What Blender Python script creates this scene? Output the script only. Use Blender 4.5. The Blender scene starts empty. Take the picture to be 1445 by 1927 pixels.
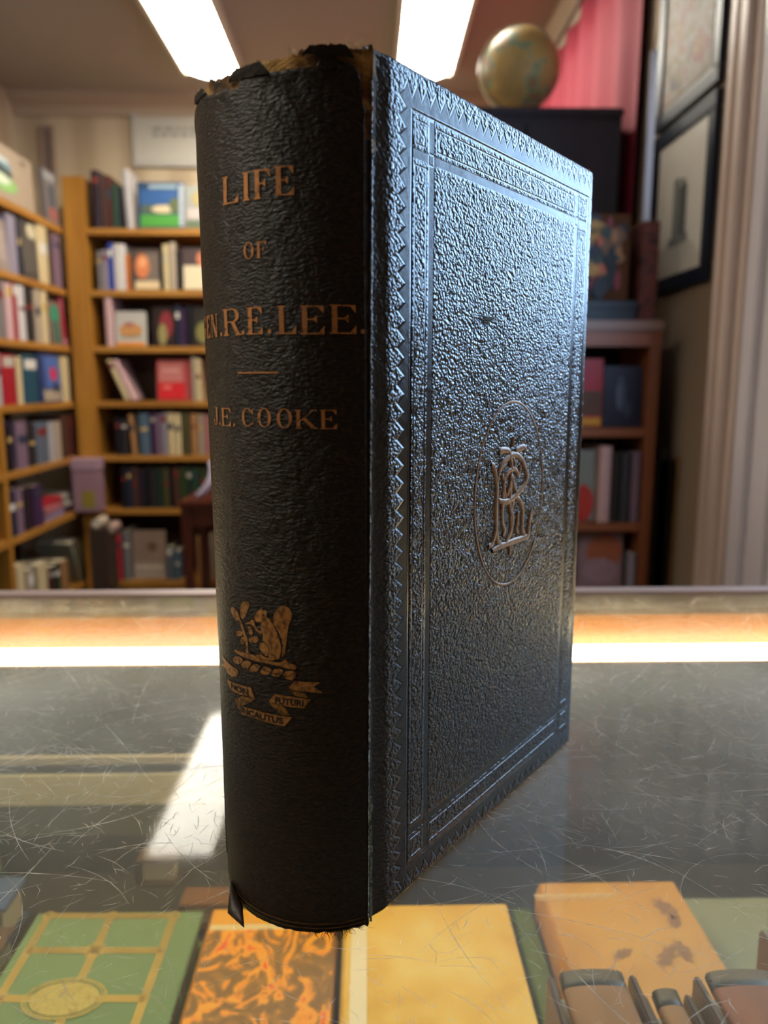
import bpy, bmesh, math, random
from math import sin, cos, radians, pi, sqrt, atan2
from mathutils import Vector, Matrix, noise as mnoise
random.seed(7)
C = bpy.context.scene.collection
scene = bpy.context.scene

# ------------------------------------------------------------------ camera
GLASS = 1.05                      # height of the glass counter top
CAM_H = 0.156                     # camera above the glass
FPX, PITCH, YAW = 1450.0, radians(9.5), radians(1.2)
cam_d = bpy.data.cameras.new('camera')
cam = bpy.data.objects.new('camera', cam_d)
C.objects.link(cam)
cam.location = (0, 0, GLASS + CAM_H)
cam.rotation_euler = (radians(90) - PITCH, 0, -YAW)
cam_d.sensor_fit = 'VERTICAL'
cam_d.sensor_height = 36.0
cam_d.sensor_width = 27.0
cam_d.lens = FPX / 1927 * 36
cam_d.clip_start = 0.01
cam_d.dof.use_dof = True
cam_d.dof.focus_distance = 0.24
cam_d.dof.aperture_fstop = 11.5
scene.camera = cam

# ------------------------------------------------------------------ world, lights, exposure
scene.view_settings.view_transform = 'Standard'
scene.view_settings.look = 'None'
scene.view_settings.gamma = 1.0
scene.view_settings.exposure = 0.0
scene.cycles.use_denoising = True
scene.cycles.use_adaptive_sampling = True
scene.cycles.adaptive_threshold = 0.04
scene.cycles.max_bounces = 7
scene.cycles.transparent_max_bounces = 12
scene.cycles.sample_clamp_indirect = 10.0
W = bpy.data.worlds.new('daylight')
scene.world = W
W.use_nodes = True
W.node_tree.nodes['Background'].inputs[0].default_value = (0.55, 0.75, 1.0, 1)
W.node_tree.nodes['Background'].inputs[1].default_value = 4.0

def area(name, loc, rot, sx, sy, power, col):
    d = bpy.data.lights.new(name, 'AREA')
    d.shape = 'RECTANGLE'; d.size = sx; d.size_y = sy; d.energy = power; d.color = col
    o = bpy.data.objects.new(name, d); C.objects.link(o)
    o.location = loc; o.rotation_euler = rot
    return o
# daylight entering by the shop window in the right wall
SIDE = 0.80                       # x of the right wall
area('window_daylight', (SIDE + 0.06, 0.98, 1.80), (0, radians(90), 0), 0.95, 0.70, 22.0, (0.38, 0.63, 1.0))
DIFFUSER, TUBE = 30.0, 20.0        # emission of the ceiling diffusers and the case lamp

# ------------------------------------------------------------------ pixel rays: where a point of the place stands
def ray(px, py):
    u = px - 722.5; v = 963.5 - py
    b = FPX * cos(PITCH) + v * sin(PITCH); c = -FPX * sin(PITCH) + v * cos(PITCH)
    return Vector((u * cos(YAW) + b * sin(YAW), -u * sin(YAW) + b * cos(YAW), c))
O = Vector((0, 0, GLASS + CAM_H))
def PY(px, py, y): r = ray(px, py); return O + r * (y / r.y)
def PX(px, py, x): r = ray(px, py); return O + r * (x / r.x)
def PZ(px, py, z): r = ray(px, py); return O + r * ((z - O.z) / r.z)

# ------------------------------------------------------------------ object helpers
def link(name, me, mats=None, parent=None):
    o = bpy.data.objects.new(name, me); C.objects.link(o)
    for m in (mats if isinstance(mats, (list, tuple)) else [mats] if mats else []):
        me.materials.append(m)
    if parent: o.parent = parent
    return o
def obj(name, bm, mats, parent=None, smooth=False):
    me = bpy.data.meshes.new(name)
    bmesh.ops.recalc_face_normals(bm, faces=bm.faces)
    bm.to_mesh(me); bm.free()
    if smooth:
        for p in me.polygons: p.use_smooth = True
    return link(name, me, mats, parent)
def tag(o, label=None, cat=None, group=None, kind=None):
    if label: o['label'] = label
    if cat: o['category'] = cat
    if group: o['group'] = group
    if kind: o['kind'] = kind
    return o
def thing(name, label, cat, loc=(0, 0, 0), rz=0, group=None):
    o = bpy.data.objects.new(name, None); C.objects.link(o)
    o.empty_display_size = 0.05
    o.location = loc; o.rotation_euler = (0, 0, rz)
    return tag(o, label, cat, group)
def box(bm, x0, x1, y0, y1, z0, z1, mi=0, bev=0):
    vs = [bm.verts.new((x, y, z)) for z in (z0, z1) for y in (y0, y1) for x in (x0, x1)]
    fs = []
    for q in ((0, 2, 3, 1), (4, 5, 7, 6), (0, 1, 5, 4), (1, 3, 7, 5), (3, 2, 6, 7), (2, 0, 4, 6)):
        f = bm.faces.new([vs[i] for i in q]); f.material_index = mi; fs.append(f)
    if bev:
        es = list({e for f in fs for e in f.edges})
        bmesh.ops.bevel(bm, geom=es, offset=bev, segments=2, affect='EDGES')
def bx(name, x0, x1, y0, y1, z0, z1, m, parent=None, bev=0):
    bm = bmesh.new(); box(bm, x0, x1, y0, y1, z0, z1, 0, bev)
    return obj(name, bm, m, parent)
def structure(o): o['kind'] = 'structure'; return o
def tube(bm, pts, r, seg=6, mi=0, cap=True):
    rings = []
    n = len(pts)
    for i, p in enumerate(pts):
        p = Vector(p)
        d = (Vector(pts[min(i + 1, n - 1)]) - Vector(pts[max(i - 1, 0)])).normalized()
        a = d.cross(Vector((0, 0, 1)))
        if a.length < 1e-3: a = d.cross(Vector((1, 0, 0)))
        a.normalize(); b = d.cross(a)
        rr = r[i] if isinstance(r, (list, tuple)) else r
        rings.append([bm.verts.new(p + (a * cos(2 * pi * k / seg) + b * sin(2 * pi * k / seg)) * rr) for k in range(seg)])
    for i in range(n - 1):
        for k in range(seg):
            f = bm.faces.new((rings[i][k], rings[i][(k + 1) % seg], rings[i + 1][(k + 1) % seg], rings[i + 1][k])); f.material_index = mi
    if cap:
        bm.faces.new(rings[0][::-1]); bm.faces.new(rings[-1])

# ------------------------------------------------------------------ materials
def srgb(h):
    h = h.lstrip('#'); o = []
    for i in (0, 2, 4):
        c = int(h[i:i + 2], 16) / 255
        o.append(c / 12.92 if c <= .04045 else ((c + .055) / 1.055) ** 2.4)
    return (*o, 1)
def newmat(name):
    m = bpy.data.materials.new(name); m.use_nodes = True
    nt = m.node_tree
    return m, nt, nt.nodes['Principled BSDF'], nt.nodes['Material Output']
_cache = {}
def plain(col, rough=.6, var=.12, scale=30, spec=.4, metal=0, bump=0):
    key = (col, rough, var, scale, spec, metal, bump)
    if key in _cache: return _cache[key]
    m, nt, p, out = newmat('paint_' + col.strip('#'))
    c = srgb(col)
    tc = nt.nodes.new('ShaderNodeTexCoord'); n = nt.nodes.new('ShaderNodeTexNoise'); n.inputs['Scale'].default_value = scale
    n.inputs['Detail'].default_value = 3
    nt.links.new(tc.outputs['Object'], n.inputs['Vector'])
    mx = nt.nodes.new('ShaderNodeMix'); mx.data_type = 'RGBA'
    mx.inputs['A'].default_value = (*[x * (1 - var) for x in c[:3]], 1)
    mx.inputs['B'].default_value = (*[min(1, x * (1 + var)) for x in c[:3]], 1)
    nt.links.new(n.outputs['Fac'], mx.inputs['Factor']); nt.links.new(mx.outputs['Result'], p.inputs['Base Color'])
    p.inputs['Roughness'].default_value = rough; p.inputs['Specular IOR Level'].default_value = spec
    p.inputs['Metallic'].default_value = metal
    if bump:
        b = nt.nodes.new('ShaderNodeBump'); b.inputs['Strength'].default_value = bump; b.inputs['Distance'].default_value = .001
        nt.links.new(n.outputs['Fac'], b.inputs['Height']); nt.links.new(b.outputs['Normal'], p.inputs['Normal'])
    _cache[key] = m
    return m
def wood(name, c1, c2, axis=0, scale=6, rough=.4):
    m, nt, p, out = newmat(name)
    tc = nt.nodes.new('ShaderNodeTexCoord'); mp = nt.nodes.new('ShaderNodeMapping')
    s = [scale * 6] * 3; s[axis] = scale * .35
    mp.inputs['Scale'].default_value = s
    n = nt.nodes.new('ShaderNodeTexNoise'); n.inputs['Scale'].default_value = 1; n.inputs['Detail'].default_value = 6; n.inputs['Distortion'].default_value = .6
    r = nt.nodes.new('ShaderNodeValToRGB'); r.color_ramp.elements[0].position = .3; r.color_ramp.elements[1].position = .7
    r.color_ramp.elements[0].color = srgb(c1); r.color_ramp.elements[1].color = srgb(c2)
    nt.links.new(tc.outputs['Object'], mp.inputs[0]); nt.links.new(mp.outputs[0], n.inputs['Vector'])
    nt.links.new(n.outputs['Fac'], r.inputs[0]); nt.links.new(r.outputs[0], p.inputs['Base Color'])
    p.inputs['Roughness'].default_value = rough
    return m
def emit(name, col, s):
    m, nt, p, out = newmat(name)
    p.inputs['Base Color'].default_value = (.8, .8, .8, 1)
    p.inputs['Emission Color'].default_value = (*col, 1); p.inputs['Emission Strength'].default_value = s
    return m

# small expression builder over Math nodes
class X:
    nt = None
    def __init__(s, v): s.v = v
    @staticmethod
    def op(o, *a, clamp=False):
        n = X.nt.nodes.new('ShaderNodeMath'); n.operation = o; n.use_clamp = clamp
        for i, q in enumerate(a):
            q = q.v if isinstance(q, X) else q
            if isinstance(q, (int, float)): n.inputs[i].default_value = q
            else: X.nt.links.new(q, n.inputs[i])
        return X(n.outputs[0])
    def __add__(s, o): return X.op('ADD', s, o)
    __radd__ = __add__
    def __sub__(s, o): return X.op('SUBTRACT', s, o)
    def __rsub__(s, o): return X.op('SUBTRACT', o, s)
    def __mul__(s, o): return X.op('MULTIPLY', s, o)
    __rmul__ = __mul__
def xmin(a, b): return X.op('MINIMUM', a, b)
def xmax(a, b): return X.op('MAXIMUM', a, b)
def xabs(a): return X.op('ABSOLUTE', a)
def xfrac(a): return X.op('FRACT', a)
def step(x, w): return X.op('ADD', x * (1.0 / w), 0.5, clamp=True)       # soft step at x = 0 of width w
def line(x, at, w): return X.op('SUBTRACT', 1.0, xabs(x - at) * (1.0 / w), clamp=True)

wood_gold = wood('oak_wood', '#9a6420', '#b9802f', 2, 5)
wood_goldh = wood('oak_shelf_wood', '#9a6424', '#b98236', 0, 5)
wood_goldy = wood('oak_side_shelf_wood', '#9a6424', '#b98236', 1, 5)
wood_red = wood('cherry_wood', '#6b3a22', '#8d5232', 2, 5)
wood_dark = wood('dark_walnut_wood', '#180b10', '#26121a', 2, 5, .6)
wood_table = wood('mahogany_wood', '#3c150c', '#5a2414', 2, 5, .35)
paper = plain('#cdbf9f', .8, .1, 200)

# ------------------------------------------------------------------ room shell
L_WALL, BACK, FRONT, CEIL = -1.76, 4.16, -2.6, 2.62
def striped(name, c1, c2, sc, rough=.7):
    m, nt, p, out = newmat(name)
    tc = nt.nodes.new('ShaderNodeTexCoord'); sp = nt.nodes.new('ShaderNodeSeparateXYZ')
    nt.links.new(tc.outputs['Object'], sp.inputs[0])
    X.nt = nt
    a = xfrac(X.op('ADD', X(sp.outputs[0]), X(sp.outputs[1])) * sc)
    t = xabs(a - .5) * 2
    s = step(t - .5, .4)
    mx = nt.nodes.new('ShaderNodeMix'); mx.data_type = 'RGBA'
    mx.inputs['A'].default_value = srgb(c1); mx.inputs['B'].default_value = srgb(c2)
    nt.links.new(s.v, mx.inputs['Factor']); nt.links.new(mx.outputs['Result'], p.inputs['Base Color'])
    p.inputs['Roughness'].default_value = rough
    return m
wallpaper = striped('striped_wallpaper', '#b39e80', '#c6b394', 4.2)
structure(bx('wall_back', L_WALL - .1, SIDE + .1, BACK, BACK + .1, 0, CEIL, wallpaper))
structure(bx('wall_left', L_WALL - .1, L_WALL, FRONT, BACK, 0, CEIL, wallpaper))
structure(bx('wall_front', L_WALL - .1, SIDE + .1, FRONT - .1, FRONT, 0, CEIL, plain('#a08a74', .8)))
structure(bx('ceiling', L_WALL - .1, SIDE + .1, FRONT - .1, BACK + .1, CEIL, CEIL + .08, plain('#aaa49a', .85, .03, 3)))
structure(bx('floor', L_WALL - .1, SIDE + .1, FRONT - .1, BACK + .1, -.08, 0, wood('floor_wood', '#5a4c40', '#75665a', 1, 3)))
# right wall in pieces around the shop window and the narrow window behind the curtain
WY0, WY1, WZ0, WZ1 = .60, 1.34, 1.28, 2.32
NY0, NY1, NZ0, NZ1 = 2.245, 2.325, 1.66, 2.12
bm = bmesh.new()
def rw(y0, y1, z0, z1): box(bm, SIDE, SIDE + .1, y0, y1, z0, z1)
rw(FRONT, WY0, 0, CEIL); rw(WY0, WY1, 0, WZ0); rw(WY0, WY1, WZ1, CEIL); rw(WY1, NY0, 0, CEIL)
rw(NY0, NY1, 0, NZ0); rw(NY0, NY1, NZ1, CEIL); rw(NY1, BACK, 0, CEIL)
structure(obj('wall_right', bm, plain('#98836f', .7, .06, 4)))
# crown mouldings
crown = plain('#b09c84', .6, .03)
def prism_x(name, prof, x0, x1, m, parent=None):
    bm = bmesh.new()
    a = [bm.verts.new((x0, y, z)) for y, z in prof]; b = [bm.verts.new((x1, y, z)) for y, z in prof]
    n = len(prof)
    for i in range(n): bm.faces.new((a[i], a[(i + 1) % n], b[(i + 1) % n], b[i]))
    bm.faces.new(a[::-1]); bm.faces.new(b)
    return obj(name, bm, m, parent)
def prism_y(name, prof, y0, y1, m, parent=None):
    bm = bmesh.new()
    a = [bm.verts.new((x, y0, z)) for x, z in prof]; b = [bm.verts.new((x, y1, z)) for x, z in prof]
    n = len(prof)
    for i in range(n): bm.faces.new((a[i], a[(i + 1) % n], b[(i + 1) % n], b[i]))
    bm.faces.new(a[::-1]); bm.faces.new(b)
    return obj(name, bm, m, parent)
cz = CEIL
structure(prism_x('trim_1', [(BACK, cz - .10), (BACK - .015, cz - .10), (BACK - .03, cz - .06), (BACK - .07, cz - .03), (BACK - .08, cz), (BACK, cz)], L_WALL, SIDE, crown))
structure(prism_y('trim_2', [(SIDE, cz - .10), (SIDE - .015, cz - .10), (SIDE - .03, cz - .06), (SIDE - .07, cz - .03), (SIDE - .08, cz), (SIDE, cz)], -.5, BACK - .08, crown))

# windows
def window(name, y0, y1, z0, z1, m, bars=True):
    bm = bmesh.new(); t = .035
    box(bm, SIDE - .012, SIDE + .07, y0, y0 + t, z0, z1); box(bm, SIDE - .012, SIDE + .07, y1 - t, y1, z0, z1)
    box(bm, SIDE - .012, SIDE + .07, y0 + t, y1 - t, z0, z0 + t); box(bm, SIDE - .012, SIDE + .07, y0 + t, y1 - t, z1 - t, z1)
    if bars:
        box(bm, SIDE + .02, SIDE + .05, y0 + t, y1 - t, (z0 + z1) / 2 - .012, (z0 + z1) / 2 + .012)
    return structure(obj(name, bm, m))
white_paint = plain('#b9b2b4', .35, .04)
window('window_1', WY0, WY1, WZ0, WZ1, white_paint)
w2 = bmesh.new()
box(w2, SIDE - .006, SIDE + .07, NY0, NY0 + .012, NZ0, NZ1); box(w2, SIDE - .006, SIDE + .07, NY1 - .012, NY1, NZ0, NZ1)
structure(obj('window_2', w2, white_paint))

# pale vertical door casing and panelled door on the right wall, nearer than the pictures
bm = bmesh.new()
box(bm, SIDE - .03, SIDE, 1.62, 1.76, 0, CEIL - .1); box(bm, SIDE - .045, SIDE - .029, 1.65, 1.685, 0, CEIL - .1, 0, .004); box(bm, SIDE - .04, SIDE - .029, 1.71, 1.73, 0, CEIL - .1, 0, .004)
structure(obj('trim_3', bm, plain('#d2bbae', .4, .05, 5)))
bm = bmesh.new()
box(bm, SIDE - .012, SIDE - .0005, 1.38, 1.62, 0, 2.5)
y = 1.61
k = 0
while y > 1.47:
    w = (.052, .075)[k % 2]
    box(bm, SIDE - (.03, .022)[k % 2], SIDE - .012, y - w, y, .02, 2.48, 0, .004)
    y -= w + .012; k += 1
structure(obj('door_1', bm, plain('#ddd4d8', .22, .05, 5)))

# traced outlines (centimetres): monogram strokes on the cover, crest on the spine
MONO=[[0.105,[[6.82,12.9],[6.97,12.84],[7.12,12.58],[7.26,12.12],[7.25,11.55],[7.26,10.97],[7.31,10.47],[7.43,10.18],[7.65,10.04]]],[0.081,[[6.75,10.14],[6.95,10.14],[7.13,10.34],[7.25,10.63]]],[0.097,[[7.27,12.3],[7.43,12.66],[7.75,12.92],[8.19,13.08],[8.65,13.09],[9.1,12.87],[9.37,12.53],[9.55,12.25],[9.35,11.97],[8.91,11.74],[8.45,11.57],[8.0,11.51],[7.42,11.63]]],[0.105,[[8.62,11.63],[9.07,11.36],[9.28,10.97],[9.26,10.61],[9.29,10.28],[9.51,10.06]]],[0.097,[[8.27,12.55],[8.27,12.08],[8.24,11.62],[8.26,11.22],[8.49,10.88],[8.39,10.46],[8.23,10.24],[7.99,10.06]]],[0.097,[[7.02,9.93],[7.51,9.97],[8.0,9.98],[8.67,9.99],[9.29,9.98],[9.74,10.02],[9.8,10.36],[9.89,10.76],[10.04,10.99]]],[0.089,[[7.6,12.5],[7.76,12.14],[7.72,11.68],[7.68,11.22],[7.72,10.79],[7.89,10.49],[7.75,10.34]]],[0.081,[[7.9,11.66],[7.77,11.98],[7.8,12.32],[8.1,12.55],[8.51,12.61],[8.87,12.38],[8.98,12.7]]],[0.081,[[7.98,11.71],[8.2,12.01],[8.32,12.39],[8.51,12.02],[8.78,11.69]]],[0.089,[[8.54,11.56],[8.41,11.28],[8.36,10.9],[8.43,10.49]]],[0.073,[[8.87,11.02],[8.87,10.66],[8.78,10.44],[8.92,10.21]]],[0.097,[[7.38,13.2],[7.48,13.31],[7.81,13.31],[8.08,13.24],[8.2,12.98],[8.35,12.62]]],[0.097,[[9.36,13.16],[9.23,13.32],[8.81,13.28],[8.56,13.22]]],[0.056,[[8.38,13.75],[8.35,13.58],[8.34,13.39]]],[0.056,[[8.25,10.02],[8.33,9.79],[8.33,9.53]]],[0.073,[[7.38,11.65],[7.75,11.5],[8.16,11.45]]],[0.065,[[8.39,13.0],[8.54,12.8],[8.47,12.59]]]]
CREST={"tail":[[1.15,9.73],[1.28,9.67],[1.35,9.54],[1.33,9.37],[1.25,9.19],[1.21,8.97],[1.18,8.74],[1.15,8.51],[1.11,8.36],[1.03,8.28],[1.04,8.4],[1.06,8.61],[1.05,8.75],[0.99,8.92],[0.92,9.04],[0.83,9.17],[0.79,9.32],[0.84,9.5],[0.95,9.64],[1.05,9.71]],"body":[[0.61,9.37],[0.72,9.29],[0.8,9.17],[0.88,9.01],[0.96,8.82],[1.02,8.6],[1.01,8.38],[0.94,8.22],[0.8,8.18],[0.66,8.19],[0.6,8.3],[0.64,8.45],[0.6,8.57],[0.5,8.65],[0.45,8.67],[0.46,8.8],[0.43,8.92],[0.38,9.04],[0.42,9.19],[0.53,9.31]],"head":[[0.17,9.28],[0.23,9.41],[0.32,9.5],[0.41,9.58],[0.49,9.6],[0.48,9.54],[0.56,9.55],[0.62,9.52],[0.63,9.43],[0.59,9.34],[0.48,9.23],[0.37,9.18],[0.25,9.16],[0.19,9.21]],"haunch":[[0.32,8.5],[0.34,8.58],[0.43,8.63],[0.53,8.61],[0.6,8.55],[0.64,8.44],[0.61,8.3],[0.58,8.23],[0.51,8.26],[0.41,8.34],[0.34,8.42]],"arm":[[0.09,9.22],[0.17,9.2],[0.21,9.06],[0.31,8.95],[0.43,8.95],[0.47,8.88],[0.36,8.84],[0.24,8.92],[0.15,9.02],[0.08,9.06],[-0.02,9.06],[-0.18,9.01],[-0.17,9.06],[-0.02,9.12]],"foot":[[0.22,8.24],[0.4,8.26],[0.52,8.21],[0.75,8.21],[0.77,8.15],[0.52,8.13],[0.34,8.15],[0.21,8.18]],"leafa":[[-0.36,9.38],[-0.33,9.54],[-0.25,9.64],[-0.11,9.7],[-0.01,9.68],[0.01,9.58],[-0.07,9.44],[-0.13,9.3],[-0.21,9.18],[-0.31,9.14],[-0.36,9.23]],"leafb":[[-0.82,9.37],[-0.69,9.4],[-0.53,9.37],[-0.45,9.26],[-0.38,9.12],[-0.4,9.07],[-0.54,9.05],[-0.68,9.1],[-0.79,9.21]],"leafc":[[-0.56,8.72],[-0.43,8.79],[-0.31,8.76],[-0.29,8.68],[-0.42,8.62],[-0.59,8.59]],"leafd":[[-0.35,8.62],[-0.25,8.64],[-0.21,8.55],[-0.27,8.41],[-0.37,8.41],[-0.4,8.5]],"leafe":[[-0.09,8.97],[0.01,9.0],[0.08,8.91],[0.11,8.82],[0.04,8.75],[-0.05,8.8]],"leaff":[[-0.06,8.63],[0.04,8.69],[0.17,8.75],[0.28,8.75],[0.31,8.66],[0.21,8.56],[0.06,8.54],[-0.06,8.56]],"stem":[[-0.42,9.11],[-0.35,9.1],[-0.28,8.97],[-0.19,8.76],[-0.11,8.62],[-0.08,8.42],[-0.1,8.24],[-0.02,8.21],[-0.18,8.17],[-0.18,8.4],[-0.22,8.6],[-0.33,8.78],[-0.38,8.94]],"branch":[[-0.77,8.12],[-0.57,8.2],[-0.4,8.2],[-0.12,8.2],[0.12,8.21],[0.34,8.15],[0.63,8.14],[0.85,8.12],[0.99,8.14],[1.14,8.24],[1.23,8.15],[1.42,8.1],[1.46,8.04],[1.41,7.96],[1.21,7.97],[0.96,8.02],[0.57,8.04],[0.14,8.04],[-0.21,8.04],[-0.53,8.07]],"t1":[[-0.79,7.88],[-0.65,7.98],[-0.45,8.03],[-0.32,7.98],[-0.33,7.88],[-0.55,7.75],[-0.74,7.78]],"t2":[[-0.35,7.9],[-0.13,8.0],[0.01,7.98],[0.02,7.91],[-0.11,7.75],[-0.3,7.73],[-0.4,7.79]],"t3":[[-0.03,7.81],[0.11,7.95],[0.27,7.97],[0.36,7.93],[0.26,7.77],[0.1,7.7],[-0.06,7.7]],"t4":[[0.34,7.8],[0.48,7.95],[0.66,7.94],[0.74,7.88],[0.65,7.75],[0.5,7.69],[0.34,7.72]],"t5":[[0.69,7.76],[0.79,7.92],[0.98,7.96],[1.07,7.92],[1.03,7.8],[0.92,7.71],[0.76,7.69]],"t6":[[1.03,7.78],[1.14,7.9],[1.31,7.94],[1.44,7.89],[1.42,7.74],[1.32,7.65],[1.16,7.66]],"rA":[[-1.7,7.65],[-1.36,7.68],[-1.07,7.64],[-0.91,7.63],[-0.6,7.62],[-0.53,7.51],[-0.62,7.38],[-0.88,7.3],[-1.2,7.3],[-1.27,7.41],[-1.76,7.34],[-1.34,7.53],[-1.52,7.57]],"rB":[[-1.23,7.12],[-0.89,7.14],[-0.58,7.18],[-0.02,7.24],[0.15,6.93],[-0.18,6.94],[-0.6,6.87],[-0.94,6.87],[-1.13,6.95]],"rC":[[-0.74,6.63],[-0.42,6.86],[0.15,6.93],[-0.25,6.66],[-0.62,6.48]],"rD":[[-0.67,6.5],[-0.4,6.58],[0.09,6.61],[0.59,6.61],[0.98,6.6],[1.31,6.6],[1.07,6.3],[0.75,6.31],[0.28,6.34],[-0.21,6.34],[-0.41,6.31]],"rE":[[0.58,6.94],[0.77,6.93],[1.04,6.89],[1.24,6.63],[1.0,6.62],[0.82,6.73],[0.71,6.82]],"rF":[[0.8,7.21],[1.25,7.19],[1.84,7.14],[1.64,6.87],[1.29,6.87],[0.93,6.91],[0.58,6.95]],"rG":[[1.2,7.42],[1.3,7.36],[1.65,7.31],[1.76,7.17],[1.64,7.17],[1.4,7.21],[1.3,7.3]],"rH":[[1.2,7.43],[1.39,7.65],[1.75,7.64],[2.11,7.63],[1.91,7.5],[2.2,7.3],[1.91,7.33],[1.55,7.35],[1.3,7.36]]}

# ------------------------------------------------------------------ ceiling lights
def ceiling_light(x0, x1, y0, y1, label):
    t = thing('ceiling_light', label, 'ceiling light', ((x0 + x1) / 2, (y0 + y1) / 2, CEIL), 0, 'ceiling lights')
    w, l = (x1 - x0) / 2, (y1 - y0) / 2
    bm = bmesh.new()
    box(bm, -w - .02, w + .02, -l - .02, -l, -.05, -.001); box(bm, -w - .02, w + .02, l, l + .02, -.05, -.001)
    box(bm, -w - .02, -w, -l, l, -.05, -.001); box(bm, w, w + .02, -l, l, -.05, -.001)
    obj('frame', bm, plain('#b9ab98', .4, .02), t)
    bm = bmesh.new(); n = 10
    prof = [(-w + 2 * w * i / n, -.035 - .035 * sin(pi * i / n)) for i in range(n + 1)]
    a = [bm.verts.new((x, -l, z)) for x, z in prof]; b = [bm.verts.new((x, l, z)) for x, z in prof]
    for i in range(n): bm.faces.new((a[i], b[i], b[i + 1], a[i + 1]))
    a2 = [bm.verts.new((-w, -l, -.002)), bm.verts.new((w, -l, -.002))]; b2 = [bm.verts.new((-w, l, -.002)), bm.verts.new((w, l, -.002))]
    bm.faces.new([*a, a2[1], a2[0]]); bm.faces.new([*b[::-1], b2[0], b2[1]]); bm.faces.new((a2[0], a2[1], b2[1], b2[0]))
    bm.faces.new((a[0], a2[0], b2[0], b[0])); bm.faces.new((a[-1], b[-1], b2[1], a2[1]))
    obj('diffuser', bm, diff_m, t, True)
    return t
diff_m = emit('lit_diffuser', (1.0, .95, .82), DIFFUSER)
ceiling_light(-.81, -.57, 2.55, 3.74, 'long white ceiling light glowing above the slanted left shelves')
ceiling_light(.14, .38, 2.55, 3.74, 'long white ceiling light glowing between the tall book and the globe')
ceiling_light(-1.36, -1.12, -.55, .55, 'white ceiling light added outside the view, to light the book spine from the left')  # added out of view to brighten the spine from the left
#ceiling_light(.14, .38, -.9, .3, 'white ceiling light overhead, behind the viewer on the window side')

# ------------------------------------------------------------------ display counter
CB = PZ(722, 1119, GLASS).y                  # back edge of the glass
CX0, CX1, CY0, SHELF = -.95, .70, -.06, GLASS - .22
tcase = thing('display_counter', 'glass topped display counter with wood rails and a lit interior', 'display case', (0, 0, 0))
# glass
def glass_mat():
    m, nt, p, out = newmat('worn_glass')
    nt.nodes.remove(p)
    tr = nt.nodes.new('ShaderNodeBsdfTransparent'); tr.inputs[0].default_value = (.95, .97, .94, 1)
    gl = nt.nodes.new('ShaderNodeBsdfGlossy'); gl.inputs['Roughness'].default_value = .05
    fr = nt.nodes.new('ShaderNodeFresnel'); fr.inputs[0].default_value = 1.24
    m1 = nt.nodes.new('ShaderNodeMixShader')
    ge = nt.nodes.new('ShaderNodeNewGeometry'); X.nt = nt
    face = X(fr.outputs[0]) * (1 - X(ge.outputs['Backfacing']))       # one clean reflection, no false total reflection inside
    nt.links.new(face.v, m1.inputs[0]); nt.links.new(tr.outputs[0], m1.inputs[1]); nt.links.new(gl.outputs[0], m1.inputs[2])
    tl = nt.nodes.new('ShaderNodeBsdfTranslucent'); tl.inputs[0].default_value = (.80, .77, .62, 1)
    df = nt.nodes.new('ShaderNodeBsdfDiffuse'); df.inputs[0].default_value = (.78, .77, .68, 1)
    m2 = nt.nodes.new('ShaderNodeMixShader'); m2.inputs[0].default_value = .5
    nt.links.new(tl.outputs[0], m2.inputs[1]); nt.links.new(df.outputs[0], m2.inputs[2])
    tc = nt.nodes.new('ShaderNodeTexCoord'); n = nt.nodes.new('ShaderNodeTexNoise'); n.inputs['Scale'].default_value = 9; n.inputs['Detail'].default_value = 6
    nt.links.new(tc.outputs['Object'], n.inputs['Vector'])
    mr = nt.nodes.new('ShaderNodeMapRange'); mr.inputs[1].default_value = .3; mr.inputs[2].default_value = .7; mr.inputs[3].default_value = .45; mr.inputs[4].default_value = 1.35
    nt.links.new(n.outputs['Fac'], mr.inputs[0])
    # dusty film, lamp glare put into its colour, denser along flat sight lines
    lw = nt.nodes.new('ShaderNodeLayerWeight'); lw.inputs[0].default_value = .5
    so = nt.nodes.new('ShaderNodeSeparateXYZ'); nt.links.new(tc.outputs['Object'], so.inputs[0])
    back = X.op('MULTIPLY', X(so.outputs[1]) - .445, 1 / .05, clamp=True)          # glare haze thinned along the back edge, keeping the rail clear
    film = (1 - back * .85) * X(mr.outputs[0]) * X.op('POWER', X(lw.outputs['Facing']), 2.4)
    m3 = nt.nodes.new('ShaderNodeMixShader')
    nt.links.new(film.v, m3.inputs[0]); nt.links.new(m1.outputs[0], m3.inputs[1]); nt.links.new(m2.outputs[0], m3.inputs[2])
    nt.links.new(m3.outputs[0], out.inputs[0])
    return m
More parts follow.
